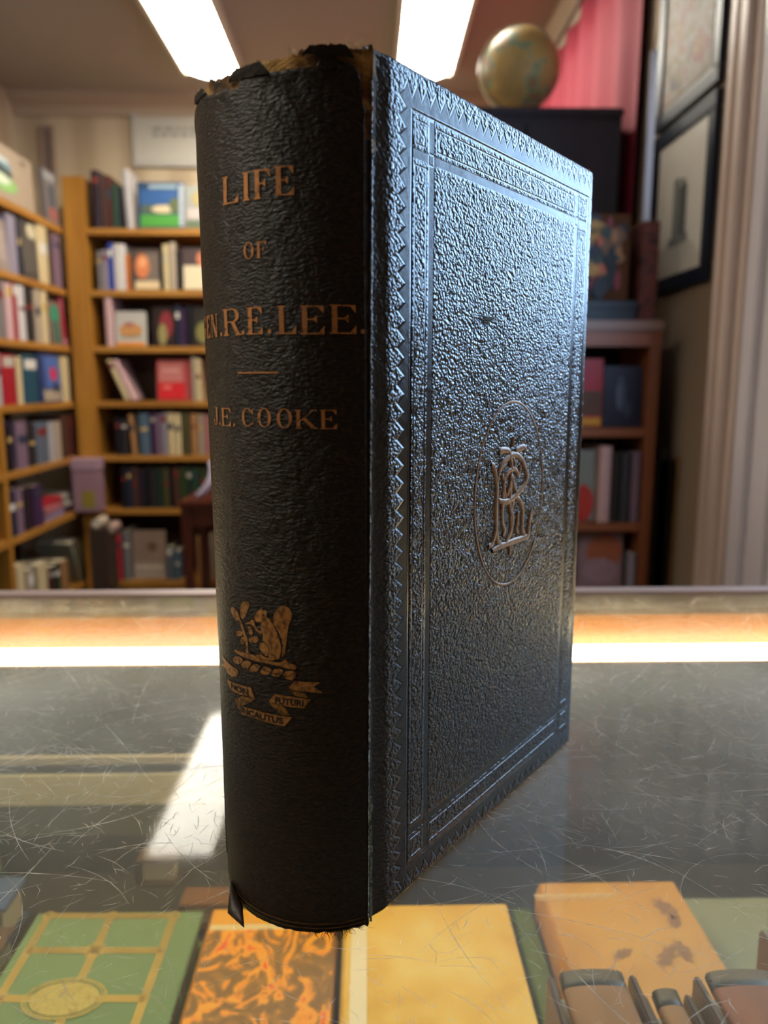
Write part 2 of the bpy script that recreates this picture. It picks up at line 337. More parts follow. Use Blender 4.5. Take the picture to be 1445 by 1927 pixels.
def scratch_mat():
    m, nt, p, out = newmat('glass_scratch')
    nt.nodes.remove(p)
    tl = nt.nodes.new('ShaderNodeBsdfTranslucent'); tl.inputs[0].default_value = (.9, .86, .74, 1)
    df = nt.nodes.new('ShaderNodeBsdfDiffuse'); df.inputs[0].default_value = (.9, .86, .78, 1)
    m2 = nt.nodes.new('ShaderNodeMixShader'); m2.inputs[0].default_value = .45
    nt.links.new(tl.outputs[0], m2.inputs[1]); nt.links.new(df.outputs[0], m2.inputs[2])
    tr = nt.nodes.new('ShaderNodeBsdfTransparent')
    m3 = nt.nodes.new('ShaderNodeMixShader')
    tc = nt.nodes.new('ShaderNodeTexCoord'); n = nt.nodes.new('ShaderNodeTexNoise'); n.inputs['Scale'].default_value = 120
    nt.links.new(tc.outputs['Object'], n.inputs['Vector'])
    mr = nt.nodes.new('ShaderNodeMapRange'); mr.inputs[1].default_value = .35; mr.inputs[2].default_value = .65; mr.inputs[3].default_value = .3; mr.inputs[4].default_value = 1
    nt.links.new(n.outputs['Fac'], mr.inputs[0]); nt.links.new(mr.outputs[0], m3.inputs[0])
    nt.links.new(tr.outputs[0], m3.inputs[1]); nt.links.new(m2.outputs[0], m3.inputs[2])
    nt.links.new(m3.outputs[0], out.inputs[0])
    return m
bm = bmesh.new()
box(bm, CX0, CX1, CY0, CB - .002, GLASS - .006, GLASS)
rs = random.Random(5)
def scratch(x, y, ang, ln, curve, w):
    n = max(2, int(ln / .006)); z = GLASS + .00012
    prev = None
    for i in range(n + 1):
        t = i / n; a = ang + curve * (t - .5)
        ww = w * (.25 + .75 * sin(pi * min(1, t * 1.0 + .02)))
        p = bm.verts.new((x - sin(a) * ww, y + cos(a) * ww, z)); q = bm.verts.new((x + sin(a) * ww, y - cos(a) * ww, z))
        if prev:
            f = bm.faces.new((prev[0], prev[1], q, p)); f.material_index = 1
        prev = (p, q)
        x += cos(a) * ln / n; y += sin(a) * ln / n
        if not (CX0 + .01 < x < CX1 - .01 and CY0 + .01 < y < CB - .012): break
for i in range(4000):                             # long scratches
    y = .15 + .40 * rs.random(); x = rs.uniform(-.52, .56) * (y + .1) / .45
    if y < .235 and rs.random() < .6: continue
    scratch(x, y, rs.choice([rs.gauss(.5, .5), rs.gauss(2.3, .5), rs.uniform(0, 3.14)]), rs.uniform(.006, .035) * rs.choice([.4, .6, 1, 1.6]), rs.gauss(0, .7), rs.uniform(.00006, .00017))
for i in range(12000):                             # short nicks
    y = .15 + .40 * rs.random(); x = rs.uniform(-.52, .56) * (y + .1) / .45
    if y < .235 and rs.random() < .6: continue
    scratch(x, y, rs.uniform(0, 3.14), rs.uniform(.0015, .009), rs.gauss(0, .5), rs.uniform(.00005, .00014))
for i in range(170):                              # the deepest ones
    y = .21 + .30 * rs.random(); x = rs.uniform(-.52, .56) * (y + .1) / .45
    scratch(x, y, rs.choice([rs.gauss(.6, .3), rs.gauss(2.2, .4)]), rs.uniform(.03, .085), rs.gauss(0, .5), rs.uniform(.00012, .00024))
me = bpy.data.meshes.new('glass_top'); bm.to_mesh(me); bm.free()
gt = link('glass_top', me, [glass_mat(), scratch_mat()], tcase)
gt['label'] = 'thick glass top covered in fine curved scratches'
# back: metal edge strip, wooden rail, back panel, case shelf, sides, base
bx('edge_strip', CX0 - .01, CX1 + .01, CB - .002, CB + .014, GLASS - .012, GLASS + .0015, plain('#a88f84', .3, .03, metal=.3), tcase, .001)
bx('back_rail', CX0, CX1, CB - .012, CB + .012, GLASS - .050, GLASS - .013, wood('rail_wood', '#8f5418', '#a86a1e', 0, 6), tcase)
bx('back_panel', CX0, CX1, CB - .006, CB + .006, .10, GLASS - .050, plain('#2e2a24', .5, .25, 6), tcase)
bx('case_shelf', CX0 + .014, CX1 - .014, CY0 + .02, CB - .007, SHELF - .02, SHELF, plain('#2c2822', .5, .25, 8), tcase)
for xa, xb in ((CX0, CX0 + .012), (CX1 - .012, CX1)):
    bx('side_panel', xa, xb, CY0, CB - .007, .10, GLASS - .0065, wood_gold, tcase)
bx('front_panel', CX0, CX1, CY0 - .014, CY0, .10, GLASS - .0065, wood_gold, tcase)
bx('base', CX0 + .02, CX1 - .02, CY0 + .02, CB - .02, 0, .10, wood_dark, tcase)
# lamp tube under the glass at the back
tz = O.z - .362 * (CB - .022)
bm = bmesh.new(); tube(bm, [(CX0 + .03, CB - .024, tz), (CX1 - .03, CB - .024, tz)], .0058, 16)
tube_o = thing('case_lamp', 'long glowing fluorescent tube under the glass along the case back', 'lamp', (0, 0, 0))
obj('tube', bm, emit('lit_tube', (1.0, .83, .50), TUBE), tube_o, True)
for xa in (CX0 + .014, CX1 - .034):
    bx('socket', xa, xa + .018, CB - .036, CB - .012, tz - .012, tz + .012, plain('#c8c4ba', .4), tube_o)
# cream strip and white sheet at the back of the case
zz = lambda py: PY(200, py, CB - .01).z
tag(bx('card_strip', -.60, -.03, CB - .0105, CB - .007, zz(1514), zz(1458), plain('#d8caa0', .6, .05)), 'pale cream card strip running level across the case back left of the book', 'card strip')
tag(bx('edge_batten', -.60, -.03, CB - .0105, CB - .007, zz(1438), zz(1424), plain('#b5a585', .6, .05)), 'thin buff batten running level just above the cream card strip', 'batten')
tag(bx('olive_board', -.60, -.03, CB - .0105, CB - .007, zz(1572), zz(1514) - .0006, plain('#55563a', .6, .1)), 'olive board under the cream card strip at the case back', 'board')

# --- books lying in the case, all with their tops flat
def flat_book(name, label, x0, x1, y0, y1, z0, z1, mat, root_name='book'):
    t = thing('book', label, 'book', ((x0 + x1) / 2, (y0 + y1) / 2, z0), 0, 'books inside the display case')
    w, l, h = (x1 - x0) / 2, (y1 - y0) / 2, z1 - z0
    bx('page_block', -w + .003, w - .004, -l + .004, l - .004, .003, h - .003, paper, t)
    bm = bmesh.new()
    box(bm, -w, w, -l, l, 0, .0028, 0, .0008); box(bm, -w, w, -l, l, h - .0028, h, 0, .0008)
    n = 8
    for i in range(n):
        a0, a1 = -pi / 2 + pi * i / n, -pi / 2 + pi * (i + 1) / n
        pts = [(-w - .004 * cos(a) + .001, h / 2 + (h / 2) * sin(a)) for a in (a0, a1)]
        v = [bm.verts.new((pts[0][0], -l, pts[0][1])), bm.verts.new((pts[1][0], -l, pts[1][1])), bm.verts.new((pts[1][0], l, pts[1][1])), bm.verts.new((pts[0][0], l, pts[0][1]))]
        bm.faces.new(v)
    c = obj('cover', bm, mat, t)
    return t, h
def onplane(t, h, pts, off=.0004):
    """pixels of the top surface -> local xy of the book"""
    zz = t.location.z + h
    return [PZ(px, py, zz) - Vector((t.location.x, t.location.y, 0)) for px, py in pts]
def ribbon(bm, pts, w, z, mi=0):
    prev = None
    n = len(pts)
    for i, p in enumerate(pts):
        d = Vector(pts[min(i + 1, n - 1)][:2]) - Vector(pts[max(i - 1, 0)][:2])
        d.normalize(); s = Vector((-d.y, d.x)) * w / 2
        a = bm.verts.new((p[0] + s.x, p[1] + s.y, z)); b = bm.verts.new((p[0] - s.x, p[1] - s.y, z))
        if prev: f = bm.faces.new((prev[0], prev[1], b, a)); f.material_index = mi
        prev = (a, b)
BT = O.z - .35                                     # top of the flat books
def span(pxl, pxr, py, z): return PZ(pxl, py, z).x, PZ(pxr, py, z).x
gilt = plain('#c9a550', .4, .25, 60, metal=.35)
# green book with gilt lattice
yt = PZ(230, 1716, BT).y
x0, x1 = PZ(75, 1716, BT).x, PZ(386, 1716, BT).x
tg, hg = flat_book('green', 'green cloth book with gilt strapwork lines and an oval medallion', x0, x1 - .001, yt - .185, yt, SHELF + .0005, BT, plain('#748a56', .6, .08, 40))
bm = bmesh.new()
def lat(p0, p1, w=.0042):
    a, b = onplane(tg, hg, [p0, p1])
    d = (b - a).normalized(); s = Vector((-d.y, d.x, 0))
    for k in (-1, 0, 1):
        ribbon(bm, [a + s * k * w * .42, b + s * k * w * .42], w * .30, hg + .0004)
ya, yb, yc = 1724, 1789, 1880
def ed(xa, ybase, py):       # keep x constant in space while y moves
    X_ = PZ(xa, ybase, BT).x
    r = lambda px: PZ(px, py, BT).x - X_
    lo, hi = -900, 1500
    for _ in range(40):
        mid = (lo + hi) / 2
        if r(mid) > 0: hi = mid
        else: lo = mid
    return (lo + hi) / 2
XL, XR = 92, 328
for yy in (ya, yb, yc, 2040, 2200):
    lat((ed(XL, ya, yy), yy), (ed(XR, ya, yy), yy))
xm = (XL + XR) / 2
for xx in (XL, XR): lat((xx, ya), (ed(xx, ya, 2200), 2200))
lat((xm, ya), (ed(xm, ya, 1845), 1845)); lat((ed(xm, ya, 1915), 1915), (ed(xm, ya, 2200), 2200))
for (px_, py_, s) in ((xm, ya, .006), (ed(xm, ya, yb), yb, .011), (XL, ya, .006), (XR, ya, .006)):
    p = onplane(tg, hg, [(px_, py_)])[0]
    for k in range(4):
        ang = k * pi / 2 + pi / 4
        ribbon(bm, [(p.x + cos(ang + j) * s * .55, p.y + sin(ang + j) * s * .55) for j in (0, .5, 1.0, 1.4)], .0016, hg + .0005)
obj('gilt_lattice', bm, gilt, tg)
bm = bmesh.new()
c = onplane(tg, hg, [(121, 1880)])[0]; e = onplane(tg, hg, [(197, 1880)])[0]; rx = e.x - c.x
f0 = onplane(tg, hg, [(121, 1843)])[0]; ry = f0.y - c.y
for k, ww in ((1.0, .0012), (.92, .0008)):
    ribbon(bm, [(c.x + rx * k * cos(a * pi / 24), c.y + ry * k * sin(a * pi / 24)) for a in range(49)], ww, hg + .0006)
vs = [bm.verts.new((c.x + rx * .84 * cos(a * pi / 20), c.y + ry * .84 * sin(a * pi / 20), hg + .0005)) for a in range(40)]
bm.faces.new(vs)
for cy_ in (c.y - ry * 2.3,):
    vs = [bm.verts.new((c.x - .012 + rx * .8 * cos(a * pi / 20), cy_ + ry * .7 * sin(a * pi / 20), hg + .0005)) for a in range(40)]
    bm.faces.new(vs)
def mottled(name, stops, scale, detail=4, dist=1.5, rough=.6, stretch=(1, 1, 1)):
    m, nt, p, out = newmat(name)
    tc = nt.nodes.new('ShaderNodeTexCoord'); mp = nt.nodes.new('ShaderNodeMapping'); mp.inputs['Scale'].default_value = stretch
    n = nt.nodes.new('ShaderNodeTexNoise'); n.inputs['Scale'].default_value = scale; n.inputs['Detail'].default_value = detail; n.inputs['Distortion'].default_value = dist
    r = nt.nodes.new('ShaderNodeValToRGB')
    while len(r.color_ramp.elements) < len(stops): r.color_ramp.elements.new(.5)
    for el, (pos, col) in zip(r.color_ramp.elements, stops): el.position = pos; el.color = srgb(col)
    nt.links.new(tc.outputs['Object'], mp.inputs[0]); nt.links.new(mp.outputs[0], n.inputs['Vector'])
    nt.links.new(n.outputs['Fac'], r.inputs[0]); nt.links.new(r.outputs[0], p.inputs['Base Color'])
    p.inputs['Roughness'].default_value = rough
    return m
med = obj('medallion', bm, mottled('gilt_medallion', [(.35, '#a58a3c'), (.5, '#cbb05a'), (.65, '#b59a44')], 300, 3, 1), tg)
# orange illustrated book
yt2 = PZ(500, 1712, BT).y
xo0 = x1 + .0055; xo1 = PZ(640, 1745, BT).x - .002
to, ho = flat_book('orange', 'book with a fiery orange illustrated cover and plain yellow top band', xo0, xo1, yt2 - .19, yt2, SHELF + .0005, BT + .0008, plain('#b3701a', .5, .1))
w = (xo1 - xo0) / 2
yb1 = PZ(500, 1742, BT).y - to.location.y; yb2 = PZ(500, 1752, BT).y - to.location.y
bx('top_band', -w + .001, w - .001, yb1, .094, ho, ho + .0004, plain('#f0a020', .5, .05), to)
bx('band_edge', -w + .001, w - .001, yb2, yb1, ho, ho + .0004, plain('#e9c98a', .5, .05), to)
bx('cover_picture', -w + .001, w - .001, -.093, yb2, ho, ho + .0004,
   mottled('fiery_picture', [(.40, '#8a5a18'), (.485, '#a8701c'), (.52, '#fb8c06'), (.60, '#ffac12'), (.68, '#f6520c')], 42, 5, 2.5, .5, (1, .8, 1)), to)
# cream book and green-edged book under it
yt3 = PZ(820, 1702, BT).y
xc0 = xo1 + .005; xc1 = PZ(953, 1702, BT).x
tc_, hc = flat_book('cream', 'cream yellow mottled book with faint amber stains', xc0 + .001, xc1, yt3 - .19, yt3, SHELF + .0005, BT, mottled('cream_cover', [(.3, '#e0a42e'), (.5, '#efba48'), (.7, '#f3c964')], 24, 4, .6, .6))
bx('hinge_strip', -(xc1 - xc0) / 2 + .004, -(xc1 - xc0) / 2 + .014, -.09, .09, hc, hc + .0005, plain('#f4dcae', .5, .05), tc_)
xg1 = PZ(985, 1702, BT).x
tgn, hgn = flat_book('slimgreen', 'slim green book showing as a narrow strip beside the cream one', xc1 + .0055, xc1 + .0055 + .011, yt3 - .19, yt3 - .001, SHELF + .0005, BT - .003, plain('#5d6a22', .6, .1))
# tan book
TT = O.z - .335
yt4 = PZ(1100, 1660, TT).y
xt0 = xc1 + .0225; xt1 = PZ(1268, 1660, TT).x
tt, ht = flat_book('tan', 'tan calf book with dark scuffs and worn blind lettering', xt0, xt1, yt4 - .22, yt4, SHELF + .0005, TT, mottled('tan_calf', [(.25, '#bd7a28'), (.5, '#d59336'), (.75, '#e0a244')], 18, 4, .5, .5))
bm = bmesh.new()
for (pa, pb, ww) in (((1005, 1687), (1165, 1683), .003), ((1010, 1694), (1150, 1690), .0012)):
    a, b = onplane(tt, ht, [pa, pb]); ribbon(bm, [a + (b - a) * i / 20 + Vector((0, .0006 * sin(i * 2.1), 0)) for i in range(21)], ww, ht + .0003)
obj('worn_lettering', bm, plain('#e9bd80', .5, .3, 300), tt)
bm = bmesh.new()
for (px_, py_, rx, ry, rot) in ((1252, 1710, .0055, .010, .4), (1268, 1735, .004, .006, -.3), (1172, 1795, .007, .003, .5), (1255, 1800, .010, .004, .9), (1285, 1790, .004, .009, .1)):
    p = onplane(tt, ht, [(px_, py_)])[0]
    vs = []
    for a in range(26):
        k = 1 + .25 * sin(a * 1.9) + .15 * sin(a * 3.3)
        u_, v_ = rx * k * cos(a * pi / 13), ry * k * sin(a * pi / 13)
        vs.append(bm.verts.new((p.x + u_ * cos(rot) - v_ * sin(rot), p.y + u_ * sin(rot) + v_ * cos(rot), ht + .0003)))
    bm.faces.new(vs)
obj('scuff_marks', bm, plain('#a06f45', .6, .3, 200), tt)
# grey-green card at the back right
g0 = PZ(1150, 1690, SHELF + .004)
tag(bx('card', PZ(1272, 1690, TT).x + .012, .64, g0.y - .21, g0.y - .002, SHELF + .0005, SHELF + .004, plain('#9aa08a', .6, .05)), 'large pale grey green card lying flat beyond the brown leather books', 'card')
# spine-up leather books nearest the viewer
def spine_up(label, pxl, pxr, pyt, ztop, col, dark, length=.17):
    yb_ = PZ((pxl + pxr) / 2, pyt, ztop).y
    xa, xb = PZ(pxl, pyt, ztop).x, PZ(pxr, pyt, ztop).x
    hh = ztop - SHELF - .0005; w = (xb - xa) / 2
    t = thing('book', label, 'book', ((xa + xb) / 2, yb_ - length / 2, SHELF + .0005), 0, 'leather books set spine up in the case')
    l = length / 2
    bx('page_block', -w + .005, w - .005, -l + .004, l - .004, .002, hh - .012, paper, t)
    bm = bmesh.new()
    box(bm, -w, -w + .0032, -l, l, 0, hh - .003, 0, .001); box(bm, w - .0032, w, -l, l, 0, hh - .003, 0, .001)
    obj('boards', bm, plain('#6e4c2c', .45, .2, 60), t)
    bm = bmesh.new(); n = 12; prof = []
    for i in range(n + 1):
        a = -pi / 2 + pi * i / n
        prof.append(((w - .0055) * sin(a) if abs(sin(a)) < 1 else (w - .0055) * (1 if a > 0 else -1), hh - .006 + .0045 * (max(0, cos(a)) ** .45)))
    for (ya_, yb2_, mi) in ((-l, l - .008, 0), (l - .008, l, 1)):
        A = [bm.verts.new((x, ya_, z)) for x, z in prof]; B = [bm.verts.new((x, yb2_, z + (.0012 if mi else 0))) for x, z in prof]
        for i in range(n):
            f = bm.faces.new((A[i], A[i + 1], B[i + 1], B[i])); f.material_index = mi
        f = bm.faces.new(B[::-1]); f.material_index = mi
    obj('spine', bm, [mottled('leather_' + col.strip('#'), [(.3, col), (.7, dark)], 40, 4, .5, .6), plain('#1d130c', .4, .3, 80)], t, True)
    return t
SU = O.z - .256
spine_up('plain brown leather book with its spine up, wider one beside the tan calf cover', 1028, 1196, 1822, SU, '#94602c', '#7a4c22')
spine_up('narrow brown leather book with its spine up between two wider spines', 1203, 1300, 1858, SU - .004, '#9a6834', '#80542a')
spine_up('reddish brown leather book with dark worn head, spine up', 1303, 1475, 1822, SU, '#84401e', '#6a3014')
spine_up('small light calf book with a dark head poking in at the frame edge', 1428, 1500, 1738, O.z - .29, '#b07a3a', '#8a5a28', .06)
# things at the far left of the case
lz = SHELF + .03
def lump(label, pxl, pxr, pyt, col, hgt, ln=.06):
    p = PZ((pxl + pxr) / 2, pyt, SHELF + hgt)
    xa, xb = PZ(pxl, pyt, SHELF + hgt).x, PZ(pxr, pyt, SHELF + hgt).x
    return flat_book('x', label, xa, xb, p.y - ln, p.y, SHELF + .0005, SHELF + hgt, col)
lump('slate blue book lying beyond the green gilt book', -70, 52, 1650, plain('#4a5a78', .3, .3, 30), .03, .035)
lump('chestnut mottled book lying left of the green gilt book', -60, 34, 1742, mottled('chestnut_cover', [(.35, '#23262a'), (.55, '#6a4526'), (.7, '#2a2a30')], 60), .022, .09)
lump('small dark green book in the back left corner of the case', -70, 12, 1570, plain('#2f5a3a', .5, .2), .03, .018)
lump('small rust brown book in the case beyond the fiery cover', 352, 470, 1668, plain('#7a4a22', .5, .3, 40), .02, .02)
lump('round shouldered amber brown book at the back of the case', 272, 345, 1590, plain('#5c4222', .5, .3, 40), .022, .02)

# ================================================================== the standing book (centimetres in its own frame)
# local X runs along the front cover to the fore-edge, local Y across the spine to the back cover, Z up
CM = .01
R_, CX_, CY_ = 3.035, 1.335, 2.725            # spine arc
HB, WB = 23.7, 14.63
base = PZ(692, 1745, GLASS)
book = thing('antique_book', 'tall antique black leather book with gilt spine lettering standing open edge away on the glass', 'book', (base.x, base.y, GLASS + .0002), radians(90 - 37.54))
def sp(t, z, off=0.0):
    p = t / R_
    if abs(t) > 3.385:                          # past the arc: run along the board
        e = abs(t) - 3.385
        return Vector((e, (0 - off) if t > 0 else 5.95 + off, z)) * CM
    swell = (.10 + .22 * z / HB) * (-t / 2.2) ** 1.5 if t < 0 else 0      # the back half has slumped outwards
    return Vector((CX_ - (R_ + off) * cos(p), CY_ - (R_ + off) * sin(p) + swell, z)) * CM
def uvlayer(bm): return bm.loops.layers.uv.new('UVMap')

# ---- leather of the front cover: grain + blocked border, as relief, the grain's shade also put into the colour
def leather(name, cover):
    m, nt, p, out = newmat(name); X.nt = nt
    uv = nt.nodes.new('ShaderNodeUVMap'); uv.uv_map = 'UVMap'
    sx = nt.nodes.new('ShaderNodeSeparateXYZ'); nt.links.new(uv.outputs[0], sx.inputs[0])
    u, z = X(sx.outputs[0]), X(sx.outputs[1])
    def tex(scale, sxx, syy, kind='voronoi', detail=2, off=0):
        mp = nt.nodes.new('ShaderNodeMapping'); mp.inputs['Scale'].default_value = (sxx, syy, 1); mp.inputs['Location'].default_value = (off, off, 0)
        nz = nt.nodes.new('ShaderNodeTexNoise'); nz.inputs['Scale'].default_value = 2.2; nz.inputs['Detail'].default_value = 2
        nt.links.new(uv.outputs[0], nz.inputs['Vector'])
        add = nt.nodes.new('ShaderNodeVectorMath'); add.operation = 'MULTIPLY_ADD'
        nt.links.new(nz.outputs['Color'], add.inputs[0]); add.inputs[1].default_value = (.25, .25, 0); nt.links.new(uv.outputs[0], add.inputs[2])
        nt.links.new(add.outputs[0], mp.inputs[0])
        if kind == 'voronoi':
            v = nt.nodes.new('ShaderNodeTexVoronoi'); v.feature = 'SMOOTH_F1'; v.inputs['Scale'].default_value = scale; v.inputs['Smoothness'].default_value = .35
            nt.links.new(mp.outputs[0], v.inputs['Vector']); return X(v.outputs['Distance'])
        v = nt.nodes.new('ShaderNodeTexNoise'); v.inputs['Scale'].default_value = scale; v.inputs['Detail'].default_value = detail; v.inputs['Roughness'].default_value = .55
        nt.links.new(mp.outputs[0], v.inputs['Vector']); return X(v.outputs['Fac'])
    if cover:
        g = (1 - tex(10.0, .85, 1.1)) * 1.15 + tex(16, 1, 1, 'noise', 2) * .3
        fine = tex(70, 1, 1, 'noise', 2)
        uL, uR, zB, zT = .87, 15.25, -.18, 23.75
        du = xmin(u - uL, uR - u); dz = xmin(z - zB, zT - z); d = xmin(du, dz)
        vert = step(dz - du, .001)                    # nearest side is a vertical one
        s = vert * z + (1 - vert) * u
        tri = xabs(xfrac(s * 2.03) - .5) * 2
        tooth = tri * .36 + .42
        band = step(d - tooth, .03) * step(1.0 - d, .03)
        inner = step(d - 1.0, .02)
        groove = line(d, 1.07, .09)
        vb = step(.125 - xabs(du - 2.125), .03) * inner
        hb = step(.125 - xabs(dz - 2.125), .03) * inner
        bands = xmax(vb, hb)
        press = xmax(band, bands)
        toothline = line(d - tooth, -.01, .07) * step(.86 - d, .03) * step(d - .36, .03)
        notv = 1 - vb; noth = 1 - hb
        def thin(q, at): return line(q, at, .035)
        # inset fillet lines of the panels
        lv = xmax(thin(du, 1.27), thin(du, 1.86)) * step(dz - 1.27, .02) * step(xabs(dz - 2.125) - .27, .02)
        lh = xmax(thin(dz, 1.27), thin(dz, 1.86)) * step(du - 1.27, .02) * step(xabs(du - 2.125) - .27, .02)
        le = xmax(thin(du, 2.40) * step(1.86 - dz, .02) * step(dz - 1.27, .02), thin(dz, 2.40) * step(1.86 - du, .02) * step(du - 1.27, .02))
        lines = xmax(xmax(lv, lh), le)
        hinge = step(.82 - u, .25)
        gmask = (1 - press) * (1 - lines) * (1 - groove) * (1 - toothline)
        soft = 1 - hinge * .7
        h = g * gmask * .34 * soft + press * -.08 + band * -.30 + toothline * -.30 + groove * -.35 + lines * -.18 + fine * .03
        # outer lines of the bands: a dark crease either side
        h = h + (line(du, 2.27, .04) + line(du, 1.98, .04)) * inner * -.14 + (line(dz, 2.27, .04) + line(dz, 1.98, .04)) * inner * -.14
        # the sunk line of the oval
        ex = (u - 8.33) * (1 / 2.56); ez = (z - 11.72) * (1 / 3.23)
        er = X.op('SQRT', ex * ex + ez * ez)
        h = h + line(er, 1.0, .035) * -.2
        dist = .13
        base_c = ('#050607', '#24272c'); rough = .24
        tone = X.op('ADD', g * gmask * 1.6 - .55, (1 - gmask) * .45 - toothline * .6, clamp=True)  # dyed hollows and worn tops, plus grain and tooth shade in the colour
    else:
        g = tex(8.5, .6, 1.5, 'noise', 4) * 1.1 + (1 - tex(11, .75, 1.3)) * .3
        up = X.op('ADD', (z - 3.0) * (1 / 9.0), .28, clamp=True)
        fine = tex(60, 1, 1, 'noise', 2)
        h = g * .8 * up + fine * .03 + line(z, .35, .04) * -.3 + line(z, .22, .04) * -.3
        dist = .075
        base_c = ('#0a0704', '#452f1e'); rough = .42
        tone = X.op('ADD', g * 1.6, -.87, clamp=True)
    b = nt.nodes.new('ShaderNodeBump'); b.inputs['Strength'].default_value = 1.0; b.inputs['Distance'].default_value = dist * CM
    nt.links.new(h.v, b.inputs['Height']); nt.links.new(b.outputs['Normal'], p.inputs['Normal'])
    w = tex(1.3, 1, 1, 'noise', 4, 7)
    mx = nt.nodes.new('ShaderNodeMix'); mx.data_type = 'RGBA'
    mx.inputs['A'].default_value = srgb(base_c[0]); mx.inputs['B'].default_value = srgb(base_c[1])
    nt.links.new((tone * (w * .6 + .5)).v, mx.inputs['Factor']); nt.links.new(mx.outputs['Result'], p.inputs['Base Color'])
    p.inputs['Roughness'].default_value = rough; p.inputs['Specular IOR Level'].default_value = .55 if cover else .32
    return m
cover_leather = leather('blocked_black_leather', True)
spine_leather = leather('wrinkled_spine_leather', False)

def uvgrid(bm, uvl, us, zs, fn, mi=0):
    V = [[bm.verts.new(fn(u, z)) for u in us] for z in zs]
    for j in range(len(zs) - 1):
        for i in range(len(us) - 1):
            f = bm.faces.new((V[j][i], V[j][i + 1], V[j + 1][i + 1], V[j + 1][i])); f.material_index = mi
            for l, (a, b) in zip(f.loops, ((i, j), (i + 1, j), (i + 1, j + 1), (i, j + 1))): l[uvl].uv = (us[a], zs[b])
    return V
# hinge line leans a little to the fore-edge towards the top
def lean(z): return .012 * z * 1.0
def zclamp(u, z):            # rounded far corners
    r = .35; e = WB - u
    if e < r:
        dd = r - sqrt(max(0, r * r - (r - e) ** 2))
        if z > HB / 2: z = min(z, HB + .04 - dd * .8)
        else: z = max(z, .03 + dd * .5)
    return z
def groove(u):
    if u < .2: return -.04 * (1 - u / .2) ** 2 + .13 * (u / .2) ** 1.5
    return .13 * (.5 + .5 * cos(pi * min(1, (u - .2) / .80)))
def cover_mesh(name, side, mats):
    """side 0: front cover at y = 0; side 1: back cover at y = 5.45"""
    bm = bmesh.new(); uvl = uvlayer(bm)
    sg = -1 if side == 0 else 1
    y0 = 0 if side == 0 else 5.95
    def f(u, z, lay=0):
        s = max(0, 1 - u / 3.0)
        x = u + lean(z) * s if side == 0 else u
        dip = groove(u)
        edge = .06 * (max(0, 1 - (WB - u) / .12) ** 2 + max(0, 1 - z / .12) ** 2 + max(0, 1 - (HB - z) / .12) ** 2)
        wob = .012 * mnoise.noise(Vector((u * .7, z * .7, side)))
        y = dip + edge + wob if lay == 0 else .30
        zz = zclamp(u, z)
        if lay == 0: zz += .012 * mnoise.noise(Vector((u * 2.3, z, 3))) * (1 if (z > HB - .01 or z < .01) else 0)
        return Vector((x, y0 - sg * y, zz)) * CM
    us = [0, .04, .08, .13, .18, .25, .32, .4, .48, .56, .64, .72, .8, .9, 1.0] + [1.0 + (WB - 1.0) * i / 60 for i in range(1, 59)] + [WB - .2, WB - .12, WB - .06, WB - .02, WB]
    us = sorted(set(round(a, 4) for a in us))
    zs = [0, .03, .07, .12] + [.12 + (HB - .24) * i / 60 for i in range(1, 60)] + [HB - .12, HB - .07, HB - .03, HB]
    A = uvgrid(bm, uvl, us, zs, lambda u, z: f(u, z, 0))
    B = uvgrid(bm, uvl, us, zs, lambda u, z: f(u, z, 1))
    def join(P, Q, uvs):
        for i in range(len(P) - 1):
            fa = bm.faces.new((P[i], P[i + 1], Q[i + 1], Q[i]))
            for l, q in zip(fa.loops, (uvs[i], uvs[i + 1], uvs[i + 1], uvs[i])): l[uvl].uv = q
    join([r[-1] for r in A], [r[-1] for r in B], [(WB - .1, z) for z in zs])
    join(A[-1], B[-1], [(u, HB - .1) for u in us]); join(A[0], B[0], [(u, .1) for u in us])
    join([r[0] for r in A], [r[0] for r in B], [(.1, z) for z in zs])
    return obj(name, bm, mats, book, True)
cover_mesh('front_cover', 0, cover_leather)['label'] = 'black blocked leather front cover with zigzag border and panelled frame'
bc = cover_mesh('back_cover', 1, cover_leather)
# page block
bm = bmesh.new(); box(bm, .35 * CM, (WB - .35) * CM, .34 * CM, 5.61 * CM, .3 * CM, (HB - .35) * CM)
obj('page_block', bm, paper, book)

# ---- spine leather with a torn upper edge
def lerp_pts(pts, t):
    for (a, za), (b, zb) in zip(pts, pts[1:]):
        if t <= b: return za + (zb - za) * max(0, (t - a)) / (b - a)
    return pts[-1][1]
LTOP = [(-3.5, 22.5), (-1.66, 22.92), (-1.3, 22.95), (-.95, 22.78), (-.5, 22.74), (-.2, 22.76), (-.15, 22.66), (.15, 22.66), (.2, 22.82), (1.2, 22.9), (2.26, 22.97), (2.96, 23.1), (3.15, 23.05), (3.25, 22.85), (3.30, 22.35), (3.385, 22.1), (3.45, 21.6)]
UTOP = [(-3.5, 22.7), (-1.66, 23.06), (-1.3, 23.0), (-.94, 23.12), (-.55, 23.02), (-.2, 23.04), (-.1, 22.9), (.03, 23.12), (.3, 23.02), (.52, 23.1), (.75, 23.2), (1.1, 23.14), (1.5, 23.2), (1.74, 23.24), (1.78, 23.36), (2.26, 23.36), (2.77, 23.46), (3.1, 23.5), (3.31, 23.56), (3.385, 23.6), (3.75, 23.66)]
bm = bmesh.new(); uvl = uvlayer(bm)
ts = [-3.385 + 6.77 * i / 150 for i in range(151)]
fr = [0, .004, .012, .03] + [.03 + .95 * i / 70 for i in range(1, 70)] + [.98, .99, .996, 1]
